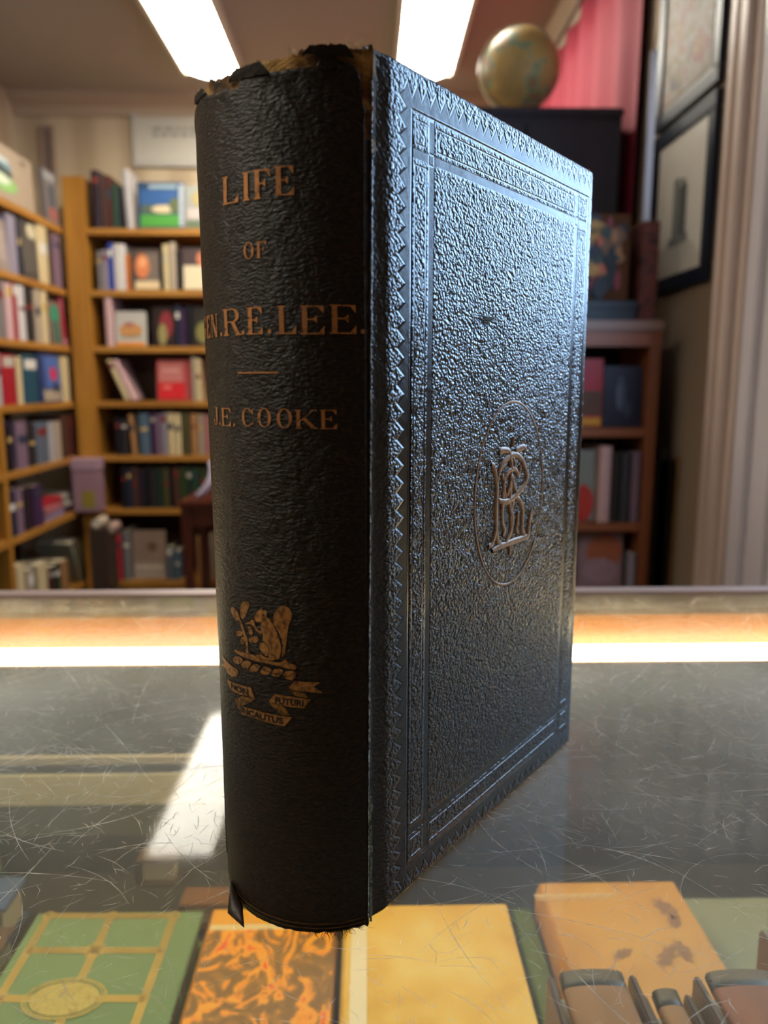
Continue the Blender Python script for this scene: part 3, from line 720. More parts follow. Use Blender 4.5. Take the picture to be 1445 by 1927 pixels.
def spf(t, q):
    top = lerp_pts(LTOP, t) + .05 * mnoise.noise(Vector((t * 7, 1, 0))) + .03 * mnoise.noise(Vector((t * 22, 5, 0)))
    bot = .05 + .05 * mnoise.noise(Vector((t * 5, 9, 0)))
    z = bot + (top - bot) * q
    off = .02 * mnoise.noise(Vector((t * .8, z * .5, 2))) - (.05 * max(0, 1 - z / .2)) + (.02 if q > .99 else 0)
    return sp(t, z, off), z
V = [[None] * len(ts) for _ in fr]
for j, q in enumerate(fr):
    for i, t in enumerate(ts):
        p, z = spf(t, q); V[j][i] = (bm.verts.new(p), (t, z))
for j in range(len(fr) - 1):
    for i in range(len(ts) - 1):
        qd = (V[j][i], V[j][i + 1], V[j + 1][i + 1], V[j + 1][i])
        f = bm.faces.new([a[0] for a in qd])
        for l, a in zip(f.loops, qd): l[uvl].uv = a[1]
o = obj('spine', bm, spine_leather, book, True)
md = o.modifiers.new('thick', 'SOLIDIFY'); md.thickness = .0004; md.offset = -1
o['label'] = 'black brown wrinkled leather spine with torn head'
# ---- exposed lining under the torn leather
def lining_mat():
    m, nt, p, out = newmat('exposed_cloth'); X.nt = nt
    tc = nt.nodes.new('ShaderNodeTexCoord')
    n = nt.nodes.new('ShaderNodeTexNoise'); n.inputs['Scale'].default_value = 90; n.inputs['Detail'].default_value = 5
    mp = nt.nodes.new('ShaderNodeMapping'); mp.inputs['Scale'].default_value = (1, 1, 2.2)
    nt.links.new(tc.outputs['Object'], mp.inputs[0]); nt.links.new(mp.outputs[0], n.inputs['Vector'])
    r = nt.nodes.new('ShaderNodeValToRGB'); e = r.color_ramp.elements
    e[0].position = .34; e[0].color = srgb('#2e1e10'); e[1].position = .58; e[1].color = srgb('#d9ac66'); q = e.new(.46); q.color = srgb('#8a6234')
    nt.links.new(n.outputs['Fac'], r.inputs[0]); nt.links.new(r.outputs[0], p.inputs['Base Color'])
    w1 = nt.nodes.new('ShaderNodeTexWave'); w1.bands_direction = 'Z'; w1.inputs['Scale'].default_value = 900
    w2_ = nt.nodes.new('ShaderNodeTexWave'); w2_.bands_direction = 'DIAGONAL'; w2_.inputs['Scale'].default_value = 700
    nt.links.new(tc.outputs['Object'], w1.inputs['Vector']); nt.links.new(tc.outputs['Object'], w2_.inputs['Vector'])
    b = nt.nodes.new('ShaderNodeBump'); b.inputs['Strength'].default_value = .8; b.inputs['Distance'].default_value = .0002
    hh = X(w1.outputs['Fac']) + X(w2_.outputs['Fac']) + X(n.outputs['Fac']) * 3
    nt.links.new(hh.v, b.inputs['Height']); nt.links.new(b.outputs['Normal'], p.inputs['Normal'])
    p.inputs['Roughness'].default_value = .8
    return m
bm = bmesh.new()
ts = [-3.385 + 6.92 * i / 170 for i in range(171)]
rows = 14
V = []
for j in range(rows + 1):
    row = []
    for t in ts:
        top = lerp_pts(UTOP, t) + .07 * mnoise.noise(Vector((t * 6, 3, 0))) + .05 * mnoise.noise(Vector((t * 25, 8, 0)))
        lo = 21.2 if t > 3.1 else 22.2
        z = lo + (top - lo) * j / rows
        off = -.06 + (.05 * (j / rows) ** 2) + .03 * mnoise.noise(Vector((t * 4, z * 5, 0)))
        if t > 3.385:
            p = sp(t, z, .02); p.x += lean(z) * CM
        else: p = sp(t, z, off if t < 3.2 else off + .04)
        if t > 2.6 and t <= 3.385: p.x += lean(z) * CM * (t - 2.6) / .785
        row.append(bm.verts.new(p))
    V.append(row)
for j in range(rows):
    for i in range(len(ts) - 1): bm.faces.new((V[j][i], V[j][i + 1], V[j + 1][i + 1], V[j + 1][i]))
o = obj('spine_lining', bm, lining_mat(), book)
md = o.modifiers.new('thick', 'SOLIDIFY'); md.thickness = .0006
o['label'] = 'tan and dark brown lining cloth exposed at the torn head'
bm = bmesh.new(); prev = None
for i in range(120):
    z = .1 + 21.4 * i / 119
    row = [bm.verts.new(sp(3.15, z, -.05)), bm.verts.new(sp(3.30, z, -.015)), bm.verts.new(Vector((lean(z) - .01, .0, z)) * CM), bm.verts.new(Vector((lean(z) + .02, .06, z)) * CM)]
    if prev:
        for k in range(3): bm.faces.new((prev[k], prev[k + 1], row[k + 1], row[k]))
    prev = row
o = obj('joint_cloth', bm, mottled('joint_cloth_brown', [(.35, '#1a120b'), (.5, '#3a2a1a'), (.65, '#241810')], 700), book, True)
# dark scraps of leather still stuck on the lining
bm = bmesh.new()
def patch(t0, t1, zb, zt, off, jag=.06):
    n = max(4, int((t1 - t0) / .04)); prev = None
    for i in range(n + 1):
        t = t0 + (t1 - t0) * i / n
        a = zb(t) + jag * .5 * mnoise.noise(Vector((t * 9, 4, 1))); b = zt(t) + jag * mnoise.noise(Vector((t * 14, 6, 2)))
        e_ = min(1, 5 * min(i, n - i) / n + .15); b = a + (b - a) * e_
        q = [bm.verts.new(sp(t, a, off)), bm.verts.new(sp(t, (a + b) / 2, off + .02)), bm.verts.new(sp(t, b, off + .035))]
        if prev:
            bm.faces.new((prev[0], q[0], q[1], prev[1])); bm.faces.new((prev[1], q[1], q[2], prev[2]))
        prev = q
patch(-.12, 1.05, lambda t: 22.86, lambda t: 23.08 + .06 * t, .0)
patch(1.85, 3.1, lambda t: 23.24, lambda t: 23.40 + .09 * (t - 1.8), .0)
patch(-1.9, -1.15, lambda t: 22.9, lambda t: 23.05, .0)
patch(2.2, 2.75, lambda t: 22.98, lambda t: 23.1, .03)
o = obj('leather_scrap', bm, plain('#1c120b', .5, .4, 150, bump=1.0), book)
md = o.modifiers.new('thick', 'SOLIDIFY'); md.thickness = .0005
# ---- frayed threads at the head and foot
bm = bmesh.new(); rt = random.Random(11)
def thread(p, d, ln, r):
    pts = [p]; v = Vector(d)
    for k in range(5):
        v = (v + Vector((rt.gauss(0, .35), rt.gauss(0, .35), rt.gauss(0, .25)))).normalized()
        pts.append(pts[-1] + v * ln / 5)
    tube(bm, pts, [r, r, r * .8, r * .6, r * .4, r * .2], 4)
for c_, n_ in ((-1.6, 10), (-1.0, 7), (-.6, 5), (.35, 6), (1.75, 12), (2.9, 12), (3.3, 14), (2.4, 5)):
    for k in range(n_):
        t = c_ + rt.gauss(0, .12); t = max(-2.2, min(3.38, t))
        thread(sp(t, lerp_pts(UTOP, t) - .03, -.03), (-cos(t / R_) * .4, rt.gauss(0, .5), 1), rt.uniform(.0012, .0036), rt.uniform(.00006, .00014))
o = obj('head_threads', bm, plain('#cbb48c', .7, .1), book)
o['label'] = 'pale frayed threads along the torn head'
bm = bmesh.new()
for k in range(60):
    t = rt.gauss(2.45, .42); t = max(1.4, min(3.3, t))
    thread(sp(t, .08, -.02) , (-cos(t / R_), -sin(t / R_), .05 - .12 * rt.random()), rt.uniform(.001, .004), rt.uniform(.00005, .00012))
obj('foot_threads', bm, plain('#2a1c10', .7, .2), book)
# loose torn flap at the foot, curling out onto the glass
inv = Matrix.Rotation(-book.rotation_euler.z, 4, 'Z') @ Matrix.Translation(-book.location)
bm = bmesh.new()
fa = [sp(-1.5, .5, .02), sp(-.75, .12, .0)]
fb = [inv @ PZ(428, 1718, GLASS + .0012), inv @ PZ(458, 1745, GLASS + .0006)]
prev = None
for i in range(7):
    k = i / 6
    row = []
    for j in range(5):
        m_ = j / 4
        p = (fa[0].lerp(fa[1], m_)).lerp(fb[0].lerp(fb[1], m_), k)
        p.z += .0012 * sin(pi * k) + .0004 * mnoise.noise(Vector((i, j, 2)))
        p.z = max(p.z, .0004)
        row.append(bm.verts.new(p))
    if prev:
        for j in range(4): bm.faces.new((prev[j], prev[j + 1], row[j + 1], row[j]))
    prev = row
o = obj('torn_flap', bm, plain('#2c1d10', .5, .3, 200, bump=.6), book, True)
md = o.modifiers.new('thick', 'SOLIDIFY'); md.thickness = .0005; md.offset = 1
# ---- worn ridge of the front joint, its bluish highlight put into the colour
def worn_lit_mat():
    m, nt, p, out = newmat('worn_joint_highlight'); X.nt = nt
    tc = nt.nodes.new('ShaderNodeTexCoord')
    n = nt.nodes.new('ShaderNodeTexNoise'); n.inputs['Scale'].default_value = 900; n.inputs['Detail'].default_value = 3
    mp = nt.nodes.new('ShaderNodeMapping'); mp.inputs['Scale'].default_value = (1, 1, .5)
    nt.links.new(tc.outputs['Object'], mp.inputs[0]); nt.links.new(mp.outputs[0], n.inputs['Vector'])
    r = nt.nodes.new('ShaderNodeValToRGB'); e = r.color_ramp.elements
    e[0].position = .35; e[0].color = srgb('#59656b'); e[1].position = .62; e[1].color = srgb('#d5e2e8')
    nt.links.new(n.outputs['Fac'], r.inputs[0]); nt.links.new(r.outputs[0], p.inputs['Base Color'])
    b = nt.nodes.new('ShaderNodeBump'); b.inputs['Strength'].default_value = 1; b.inputs['Distance'].default_value = .0003
    nt.links.new(n.outputs['Fac'], b.inputs['Height']); nt.links.new(b.outputs['Normal'], p.inputs['Normal'])
    p.inputs['Roughness'].default_value = .3
    return m
bm = bmesh.new(); pts = []; rr = []
for i in range(330):
    z = .25 + 22.6 * i / 329
    x = -.03 + lean(z) + .02 * mnoise.noise(Vector((0, 0, z * 1.5))) + .012 * mnoise.noise(Vector((0, 3, z * 9)))
    y = -.045 + .012 * mnoise.noise(Vector((5, 0, z * 5)))
    pts.append(Vector((x, y, z)) * CM)
    rr.append(CM * (.020 + .02 * mnoise.noise(Vector((0, 9, z * 3))) + .012 * mnoise.noise(Vector((0, 9, z * 16)))) * (1 if z > 5 else .65))
tube(bm, pts, rr, 7)
o = obj('joint_ridge', bm, worn_lit_mat(), book, True); o['label'] = 'worn ridge along the front joint, its pale highlight in the colour'
# cracked lower joint: frayed pale green edge and a dark gap
bm = bmesh.new(); prev = None
for i in range(170):
    z = .15 + 3.9 * i / 169
    x0_ = .07 + .03 * mnoise.noise(Vector((1, 2, z * 2.2))); 
    wd = .05 + .10 * max(0, mnoise.noise(Vector((3, 1, z * 3.1)))) * (2.2 if z > 2.2 else .8) + .035 * abs(mnoise.noise(Vector((2, 2, z * 14))))
    row = [bm.verts.new(Vector((x0_ - .02, -.035, z)) * CM), bm.verts.new(Vector((x0_ + wd * .5, -.085, z)) * CM), bm.verts.new(Vector((x0_ + wd, -.03, z)) * CM)]
    if prev:
        for k in range(2): bm.faces.new((prev[k], prev[k + 1], row[k + 1], row[k]))
    prev = row
o = obj('cracked_edge', bm, mottled('frayed_green', [(.35, '#3c4a44'), (.5, '#8fa596'), (.65, '#5d6c60')], 500), book)
md = o.modifiers.new('thick', 'SOLIDIFY'); md.thickness = .0003
o['label'] = 'pale green frayed edge of the cracked lower joint'
bm = bmesh.new(); rt = random.Random(4)
for k in range(260):
    a = rt.uniform(0, 2 * pi); q = abs(rt.gauss(0, .5))
    x = .24 + .12 * q * cos(a); z = 4.05 + .27 * q * sin(a)
    if x < .05 or x > .55: continue
    s = rt.uniform(.004, .012)
    yy = groove(x)
    c_ = Vector((x + lean(z), yy - .005, z)) * CM
    bmesh.ops.create_icosphere(bm, subdivisions=1, radius=s * CM, matrix=Matrix.Translation(c_))
o = obj('verdigris_spot', bm, plain('#6f7a5a', .8, .4, 900), book); tag(o, 'crumbly grey green stain on the joint', kind='stuff')

# ---- gilding: flat outlines cut fine and wrapped on the surface
def gold_mat(name, c1, c2, worn=.5, metal=.55):
    m, nt, p, out = newmat(name); X.nt = nt
    tc = nt.nodes.new('ShaderNodeTexCoord')
    n = nt.nodes.new('ShaderNodeTexNoise'); n.inputs['Scale'].default_value = 700; n.inputs['Detail'].default_value = 4
    nt.links.new(tc.outputs['Object'], n.inputs['Vector'])
    r = nt.nodes.new('ShaderNodeValToRGB'); e = r.color_ramp.elements
    e[0].position = .32; e[0].color = srgb(c2); e[1].position = .32 + .25 * worn + .02; e[1].color = srgb(c1)
    nt.links.new(n.outputs['Fac'], r.inputs[0]); nt.links.new(r.outputs[0], p.inputs['Base Color'])
    b = nt.nodes.new('ShaderNodeBump'); b.inputs['Strength'].default_value = .6; b.inputs['Distance'].default_value = .0002
    nt.links.new(n.outputs['Fac'], b.inputs['Height']); nt.links.new(b.outputs['Normal'], p.inputs['Normal'])
    p.inputs['Metallic'].default_value = metal; p.inputs['Roughness'].default_value = .42
    return m
gold = gold_mat('gold_tooling', '#c98c58', '#7a5030', .5)
gold2 = gold_mat('dull_gold_tooling', '#a5723a', '#5a3a1c', .9, .4)
def wrap(name, polys, mat, off, parent=None, step_=.08):
    bm = bmesh.new()
    for poly in polys:
        vs = [bm.verts.new((a, 0, b)) for a, b in poly]
        try: bm.faces.new(vs)
        except ValueError: pass
    bm.normal_update()
    bmesh.ops.triangulate(bm, faces=bm.faces[:], ngon_method='EAR_CLIP')
    xs = [v.co.x for v in bm.verts]; t = math.floor(min(xs) / step_) * step_ + step_ / 2
    while t < max(xs):
        bmesh.ops.bisect_plane(bm, geom=bm.verts[:] + bm.edges[:] + bm.faces[:], plane_co=(t, 0, 0), plane_no=(1, 0, 0)); t += step_
    for v in bm.verts:
        v.co = sp(v.co.x, v.co.z, off + .02 * mnoise.noise(Vector((v.co.x * .8, v.co.z * .5, 2))))
    me = bpy.data.meshes.new(name); bm.to_mesh(me); bm.free()
    o = link(name, me, mat, parent or book)
    return o
# letters: (x0, x1) across the spine, foot z and cap height; old-face capitals
def rect(a, b, c, d): return [(a, c), (b, c), (b, d), (a, d)]
def arc(cx, cz, rx, rz, a0, a1, thick, thin, n=22):
    o_, i_ = [], []
    for k in range(n + 1):
        a = radians(a0 + (a1 - a0) * k / n); w = thin + (thick - thin) * abs(cos(a)) ** 1.3
        o_.append((cx + rx * cos(a), cz + rz * sin(a))); i_.append((cx + (rx - w) * cos(a), cz + (rz - w * .8) * sin(a)))
    return [[o_[k], o_[k + 1], i_[k + 1], i_[k]] for k in range(n)]
def letter(ch, x0, x1, z, h):
    w = x1 - x0; S = .19 * h; T = .05 * h; sf = .11 * h; P = []
    def stem(a, zb=z, zt=z + h):
        P.append(rect(a, a + S, zb, zt)); P.append(rect(a - sf * .6, a + S + sf * .6, zb, zb + T)); P.append(rect(a - sf * .6, a + S + sf * .6, zt - T, zt))
    def tri_(a, b, c): P.append([a, b, c])
    s0 = x0 + sf * .6
    if ch in 'LEF':
        stem(s0)
    if ch in 'LE':
        P.append(rect(s0 + S, x1, z, z + T)); tri_((x1 - .22 * h, z + T), (x1, z + T), (x1, z + .30 * h))
    if ch in 'EF':
        P.append(rect(s0 + S, x1 - .02 * h, z + h - T, z + h)); tri_((x1 - .22 * h, z + h - T), (x1 - .02 * h, z + h - .28 * h), (x1 - .02 * h, z + h - T))
        P.append(rect(s0 + S, x0 + w * .68, z + .5 * h, z + .5 * h + T)); tri_((x0 + w * .5, z + .525 * h), (x0 + w * .7, z + .38 * h), (x0 + w * .7, z + .68 * h))
    if ch == 'I': stem((x0 + x1) / 2 - S / 2)
    if ch == 'J':
        a = x1 - S - sf * .6
        P.append(rect(a, a + S, z + .2 * h, z + h)); P.append(rect(a - sf * .6, a + S + sf * .6, z + h - T, z + h))
        P.extend(arc((x0 + a + S) / 2, z + .2 * h, (a + S - x0) / 2, .22 * h, 180, 360, S * .8, T)); P.append(rect(x0, x0 + S * .8, z + .16 * h, z + .3 * h))
    if ch in 'OGC':
        cx_, rx = (x0 + x1) / 2, w / 2
        if ch == 'O': P.extend(arc(cx_, z + h / 2, rx, h * .52, 0, 360, S, T, 30))
        else:
            P.extend(arc(cx_, z + h / 2, rx, h * .52, 42, 318, S, T, 26))
            tri_((x1, z + h), (x1, z + .66 * h), (x1 - .16 * h, z + .82 * h))
            if ch == 'C': tri_((x1, z + .16 * h), (x1, z + .3 * h), (x1 - .14 * h, z + .1 * h))
            else: P.append(rect(x1 - S * 1.1, x1 - S * .1, z + .04 * h, z + .42 * h)); P.append(rect(x1 - S * 1.9, x1 + S * .3, z + .40 * h, z + .44 * h))
    if ch == 'R':
        stem(s0); mid = s0 + S
        P.append(rect(mid, x0 + w * .58, z + h - T, z + h)); P.append(rect(mid, x0 + w * .58, z + .48 * h, z + .48 * h + T))
        P.extend(arc(x0 + w * .56, z + .74 * h, w * .36, .26 * h, -90, 90, S, T, 12))
        P.append([(x0 + w * .46, z + .5 * h), (x0 + w * .66, z + .5 * h), (x1 - sf * .3, z), (x1 - sf * .3 - S * 1.1, z)]); P.append(rect(x1 - S * 1.6, x1 + sf * .3, z, z + T))
    if ch == 'K':
        stem(s0); mid = s0 + S
        P.append([(mid, z + .36 * h), (mid, z + .44 * h), (x1 - .12 * h, z + h), (x1 - .2 * h, z + h)]); P.append(rect(x1 - .34 * h, x1, z + h - T, z + h))
        P.append([(mid + .1 * w, z + .5 * h), (mid + .1 * w + S * 1.1, z + .58 * h), (x1 - .02 * h, z), (x1 - S * 1.3, z)]); P.append(rect(x1 - S * 1.8, x1 + sf * .3, z, z + T))
    if ch == 'N':
        a, b = s0, x1 - sf
        P.append(rect(a, a + T * 1.3, z, z + h)); P.append(rect(b - T * 1.3, b, z, z + h)); P.append([(a - .02, z + h), (a + S, z + h), (b, z), (b - S, z)])
        P.append(rect(a - sf, a + sf, z, z + T)); P.append(rect(a - sf, a + S, z + h - T, z + h)); P.append(rect(b - sf, b + sf, z + h - T, z + h))
    if ch == '.':
        P.append([(x0 + .075 * h * cos(a * pi / 6) + .08 * h, z + .09 * h + .085 * h * sin(a * pi / 6)) for a in range(12)])
    if ch == '-':
        P.append([(x0, z - .018), (x1, z - .018), (x1 + .02, z), (x1, z + .022), (x0, z + .022), (x0 - .02, z)])
    return P
LET = [('LIFE', 'title', [('L', -.53, .05, 20.05, .67), ('I', .20, .42, 20.05, .67), ('F', .54, 1.03, 20.05, .68), ('E', 1.12, 1.62, 20.09, .68)]),
       ('OF', 'title', [('O', .18, .50, 18.66, .40), ('F', .58, .88, 18.65, .40)]),
       ('GEN', 'title', [('G', -2.3, -1.9, 16.80, .62), ('E', -1.8, -1.48, 16.80, .6), ('N', -1.40, -.96, 16.80, .6), ('.', -.86, -.74, 16.8, .66),
                         ('R', -.68, .00, 16.80, .68), ('.', .02, .12, 16.8, .66), ('E', .21, .70, 16.80, .68), ('.', .84, .96, 16.8, .70),
                         ('L', 1.12, 1.61, 16.79, .69), ('E', 1.71, 2.31, 16.78, .70), ('E', 2.45, 3.12, 16.80, .71), ('.', 3.24, 3.38, 16.80, .75)]),
       ('RULE', 'rule', [('-', -.15, 1.11, 15.84, .1)]),
       ('COOKE', 'author', [('J', -1.45, -1.16, 14.45, .48), ('.', -1.1, -1.0, 14.45, .5), ('E', -.95, -.50, 14.44, .48), ('.', -.40, -.3, 14.44, .5), ('C', -.05, .34, 14.46, .47),
                            ('O', .49, .89, 14.46, .48), ('O', 1.05, 1.46, 14.45, .48), ('K', 1.54, 2.09, 14.43, .48), ('E', 2.17, 2.60, 14.42, .49)])]
P = [q for n_, k_, L in LET if k_ != 'author' for a in L for q in letter(*a)]
wrap('title_lettering', P, gold, .022)['label'] = 'gilt title lettering with a short rule'
P = [q for n_, k_, L in LET if k_ == 'author' for a in L for q in letter(*a)]
wrap('author_lettering', P, gold, .022)['label'] = 'gilt author lettering below the short rule'
fl = lambda z: [rect(t, t + .2, z - .018, z + .018) for t in [-3.3 + .2 * i for i in range(33)]]
wrap('foot_rule', fl(.36) + fl(.22), gold_mat('rubbed_gold', '#6b4620', '#2a1a0c', .8, .3), .012)
crest = wrap('gilt_crest', [CREST[k] for k in CREST if k not in ('haunch', 'rC', 'rE', 'rG', 'head', 'arm')], gold2, .016)
crest['label'] = 'gilt squirrel crest over a ribbon motto'
wrap('crest_relief', [CREST[k] for k in ('haunch', 'head', 'arm')], gold_mat('crest_gold', '#b57e42', '#6a4520', .9, .4), .021, crest)
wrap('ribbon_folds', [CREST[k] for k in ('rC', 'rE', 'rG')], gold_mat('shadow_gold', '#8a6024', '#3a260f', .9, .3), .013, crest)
# dark outlines engraved in the crest
ink = plain('#160e07', .6, .1)
def stroke(pts, w):
    out = []
    for (a, b), (c, d) in zip(pts, pts[1:]):
        L = sqrt((c - a) ** 2 + (d - b) ** 2) or 1; nx, ny = -(d - b) / L * w / 2, (c - a) / L * w / 2
        out.append([(a + nx, b + ny), (c + nx, d + ny), (c - nx, d - ny), (a - nx, b - ny)])
    return out
P = []
for k in ('haunch', 'arm', 't1', 't2', 't3', 't4', 't5', 't6', 'branch', 'head', 'rH', 'rF', 'rD', 'rB'): P += stroke(CREST[k] + CREST[k][:1], .012)
P += stroke([(.05, 7.98), (.3, 7.86), (.75, 7.8), (1.2, 7.75), (1.38, 7.86)], .02)
P += [p_ for k in range(7) for p_ in stroke([(-.55 + k * .09, 6.84 - .01 * k), (-.35 + k * .09, 6.66)], .01)]
P += [p_ for k in range(5) for p_ in stroke([(.75 + k * .07, 6.82 - .03 * k), (.85 + k * .07, 6.66)], .01)]
P += stroke([(.47, 9.42), (.52, 9.40)], .05)
wrap('engraved_lines', P, ink, .026, crest)
# motto letters
def text_polys(s, x0, x1, zb, h, slope=0):
    cu = bpy.data.curves.new('motto', 'FONT'); cu.body = s; cu.size = 1; cu.resolution_u = 3; cu.offset = .03
    to_ = bpy.data.objects.new('motto', cu); C.objects.link(to_)
    dg = bpy.context.evaluated_depsgraph_get(); me = to_.evaluated_get(dg).to_mesh()
    xs = [v.co.x for v in me.vertices]; ys = [v.co.y for v in me.vertices]
    a, b, c_, d = min(xs), max(xs), min(ys), max(ys)
    mp = lambda v: (x0 + (v.x - a) / (b - a) * (x1 - x0), zb + slope * (v.x - a) / (b - a) + (v.y - c_) / (d - c_) * h)
    out = [[mp(me.vertices[i].co) for i in p.vertices] for p in me.polygons]
    to_.evaluated_get(dg).to_mesh_clear(); bpy.data.objects.remove(to_); bpy.data.curves.remove(cu)
    return out
P = text_polys('NON', -.92, -.12, 6.93, .19, .03) + text_polys('INCAUTUS', -.44, 1.03, 6.37, .19, -.01) + text_polys('FUTURI', .80, 1.62, 6.93, .19, -.01)
wrap('motto_letters', P, ink, .028, crest)

# ---- monogram and oval on the front cover
def on_cover(u, z, off): return Vector((u, -off, z)) * CM
def raised(bm, pts, w, h, taper=True):
    # smooth the traced stroke and give it a rounded top
    P_ = [Vector((a, b)) for a, b in pts]
    Q = []
    for i in range(len(P_) - 1):
        p0, p1, p2, p3 = P_[max(i - 1, 0)], P_[i], P_[i + 1], P_[min(i + 2, len(P_) - 1)]
        for k in range(5):
            t = k / 5
            Q.append(.5 * ((2 * p1) + (p2 - p0) * t + (2 * p0 - 5 * p1 + 4 * p2 - p3) * t * t + (-p0 + 3 * p1 - 3 * p2 + p3) * t ** 3))
    Q.append(P_[-1]); prev = None; n = len(Q)
    for i, q in enumerate(Q):
        d = Q[min(i + 1, n - 1)] - Q[max(i - 1, 0)]
        if d.length < 1e-6: continue
        d.normalize(); s = Vector((-d.y, d.x)); e = min(i, n - 1 - i) / max(1, n - 1)
        ww = w * (.55 + .45 * min(1, e * 8)) if taper else w
        row = [bm.verts.new(on_cover(q.x + s.x * ww * k, q.y + s.y * ww * k, hh)) for k, hh in ((-.5, -.01), (-.36, h * .8), (0, h), (.36, h * .8), (.5, -.01))]
        if prev:
            for k in range(4): bm.faces.new((prev[k], prev[k + 1], row[k + 1], row[k]))
        prev = row
bronze = gold_mat('bronze_gilding', '#bd9470', '#8a6548', .6, .15)
bm = bmesh.new()
for k, (w_, pts) in enumerate(MONO): raised(bm, pts, w_ * 2.5, .035 + .004 * (k % 3))
mg = obj('monogram', bm, bronze, book, True); mg['label'] = 'interlaced bronze gilt letter monogram'
bm = bmesh.new()
raised(bm, [(8.33 + 2.56 * cos(a * pi / 30), 11.72 + 3.23 * sin(a * pi / 30)) for a in range(61)], .10, .012, False)
ov = obj('oval_line', bm, bronze, book, True); ov['label'] = 'thin bronze oval line around the monogram'
# scuff on the cover and bumped corner
bm = bmesh.new(); rt = random.Random(9)
for k in range(24):
    x = 6.3 + rt.gauss(0, .22); z = 17.6 + rt.gauss(0, .07)
    tube(bm, [on_cover(x, z, .004), on_cover(x + .12, z - .02, .012), on_cover(x + .25, z - .03 + rt.gauss(0, .02), .004)], .00012, 4)
obj('scuff_mark', bm, plain('#3a3c40', .4, .2), book)
bm = bmesh.new()
for k in range(26):
    a = radians(5 + 80 * k / 25)
    c_ = Vector((WB - .30 + .33 * cos(a), .12 + .03 * rt.gauss(0, 1), HB - .26 + .30 * sin(a)))
    bmesh.ops.create_icosphere(bm, subdivisions=1, radius=.035 * CM * rt.uniform(.6, 1.4), matrix=Matrix.Translation(c_ * CM))
obj('worn_corner', bm, plain('#7a6142', .8, .3, 900), book)

# ================================================================== bookcases
BY = 3.85                                       # front of the back bookcase
SZ = [PY(300, py, BY).z for py in (430, 546, 652, 755, 857, 957, 1092)]     # shelf tops
BX0 = PY(172, 600, BY).x; BX1 = PY(560, 600, BY).x
LX = -1.44                                      # front plane of the left bookcase
NAMES = ['top shelf', 'second shelf', 'third shelf', 'fourth shelf', 'fifth shelf', 'sixth shelf', 'bottom shelf']
bc_ = thing('bookcase', 'oak bookcase against the striped back wall, filled with upright books', 'bookcase', ((BX0 + BX1) / 2, BY, 0))
def rel(o, *a): return a[0] - o.location.x, a[1] - o.location.x, a[2] - o.location.y, a[3] - o.location.y, a[4], a[5]
stile_x0 = PY(133, 600, BY).x
bx('side_panel', *rel(bc_, stile_x0 + .0, BX0 - .0005, BY - .005, BACK - .005, 0, PY(150, 332, BY).z), wood_gold, bc_)
bx('side_panel', *rel(bc_, BX1, BX1 + .025, BY, BACK - .005, 0, SZ[0]), wood_gold, bc_)
for i, z in enumerate(SZ):
    bx('shelf', *rel(bc_, BX0, BX1 - .0005, BY, BACK - .012, z - .028, z), wood_goldh, bc_)
bx('back_panel', *rel(bc_, BX0, BX1 - .0005, BACK - .011, BACK - .005, .02, SZ[0] - .03), wood('back_board', '#3a2010', '#4a2a14', 2, 5), bc_)
bx('plinth', *rel(bc_, BX0, BX1 - .0005, BY + .01, BY + .03, 0, SZ[6] - .03), wood_goldh, bc_)

CN = {  # colour words -> paint
 'black': '#15131a', 'charcoal': '#2b2726', 'dark plum': '#2c1c26', 'maroon': '#4b1c1c', 'dark green': '#1f3326', 'bottle green': '#25402f', 'grey white': '#a9a4a2',
 'lilac grey': '#8d8490', 'slate grey': '#5b6470', 'royal blue': '#2b3c96', 'white': '#c9c2bc', 'orange': '#c9702e', 'cream': '#cdb98c', 'tan': '#a3764a', 'navy': '#1f2638',
 'brown': '#4a3024', 'olive': '#4a4426', 'purple': '#43284a', 'mauve': '#7a6270', 'pale pink': '#c9a3a0', 'crimson': '#a01c28', 'teal': '#1f4a5a', 'beige': '#ab9a84',
 'green': '#2f6b3c', 'blue grey': '#4d606e', 'bright red': '#c02a3a', 'grey': '#77706c', 'jade': '#2c8a66', 'dusty rose': '#a8706c', 'ochre': '#c07a1e', 'moss green': '#31401e'}
used_labels = {}
def make_book(label, w, h, d, colour, loc, rz=0, tilt=0, group='books on the shelves', band=None, face=None, yaw=0):
    """spine towards local -Y, thickness along X, standing on z = 0; face: pictures on the +/-X board shown to the viewer"""
    r = thing('book', label, 'book', loc, rz, group)
    r.rotation_euler = (0, tilt, rz)
    bm = bmesh.new(); t = min(.003, w * .12)
    n = 6; hw = w / 2
    arcp = [(-hw * cos(pi * i / n), -.006 * sin(pi * i / n)) for i in range(n + 1)]
    A = [bm.verts.new((x, y, 0)) for x, y in arcp]; B = [bm.verts.new((x, y, h)) for x, y in arcp]
    for i in range(n): bm.faces.new((A[i], A[i + 1], B[i + 1], B[i]))
    inn = [(-hw + t, .004), (hw - t, .004)]
    for s in (-1, 1):
        x0, x1 = sorted((s * hw, s * (hw - t)))
        box(bm, x0, x1, 0, d, 0, h)
    box(bm, -hw + t, hw - t, -.0005, .002, 0, h)
    obj('cover', bm, plain(CN.get(colour, colour), .5, .15, 40, .35), r, False)
    bx('page_block', -hw + t, hw - t, .002, d - .004, .003, h - .003, paper, r)
    if band:
        zb = h * band[1]
        bm = bmesh.new()
        prof = [(-hw * .86 * cos(pi * i / n), -.0065 * sin(pi * i / n) - .0006) for i in range(n + 1)]
        A = [bm.verts.new((x, y, zb)) for x, y in prof]; B = [bm.verts.new((x, y, zb + h * band[2])) for x, y in prof]
        for i in range(n): bm.faces.new((A[i], A[i + 1], B[i + 1], B[i]))
        obj('title_label', bm, plain(band[0], .5, .2, 80), r)
    return r
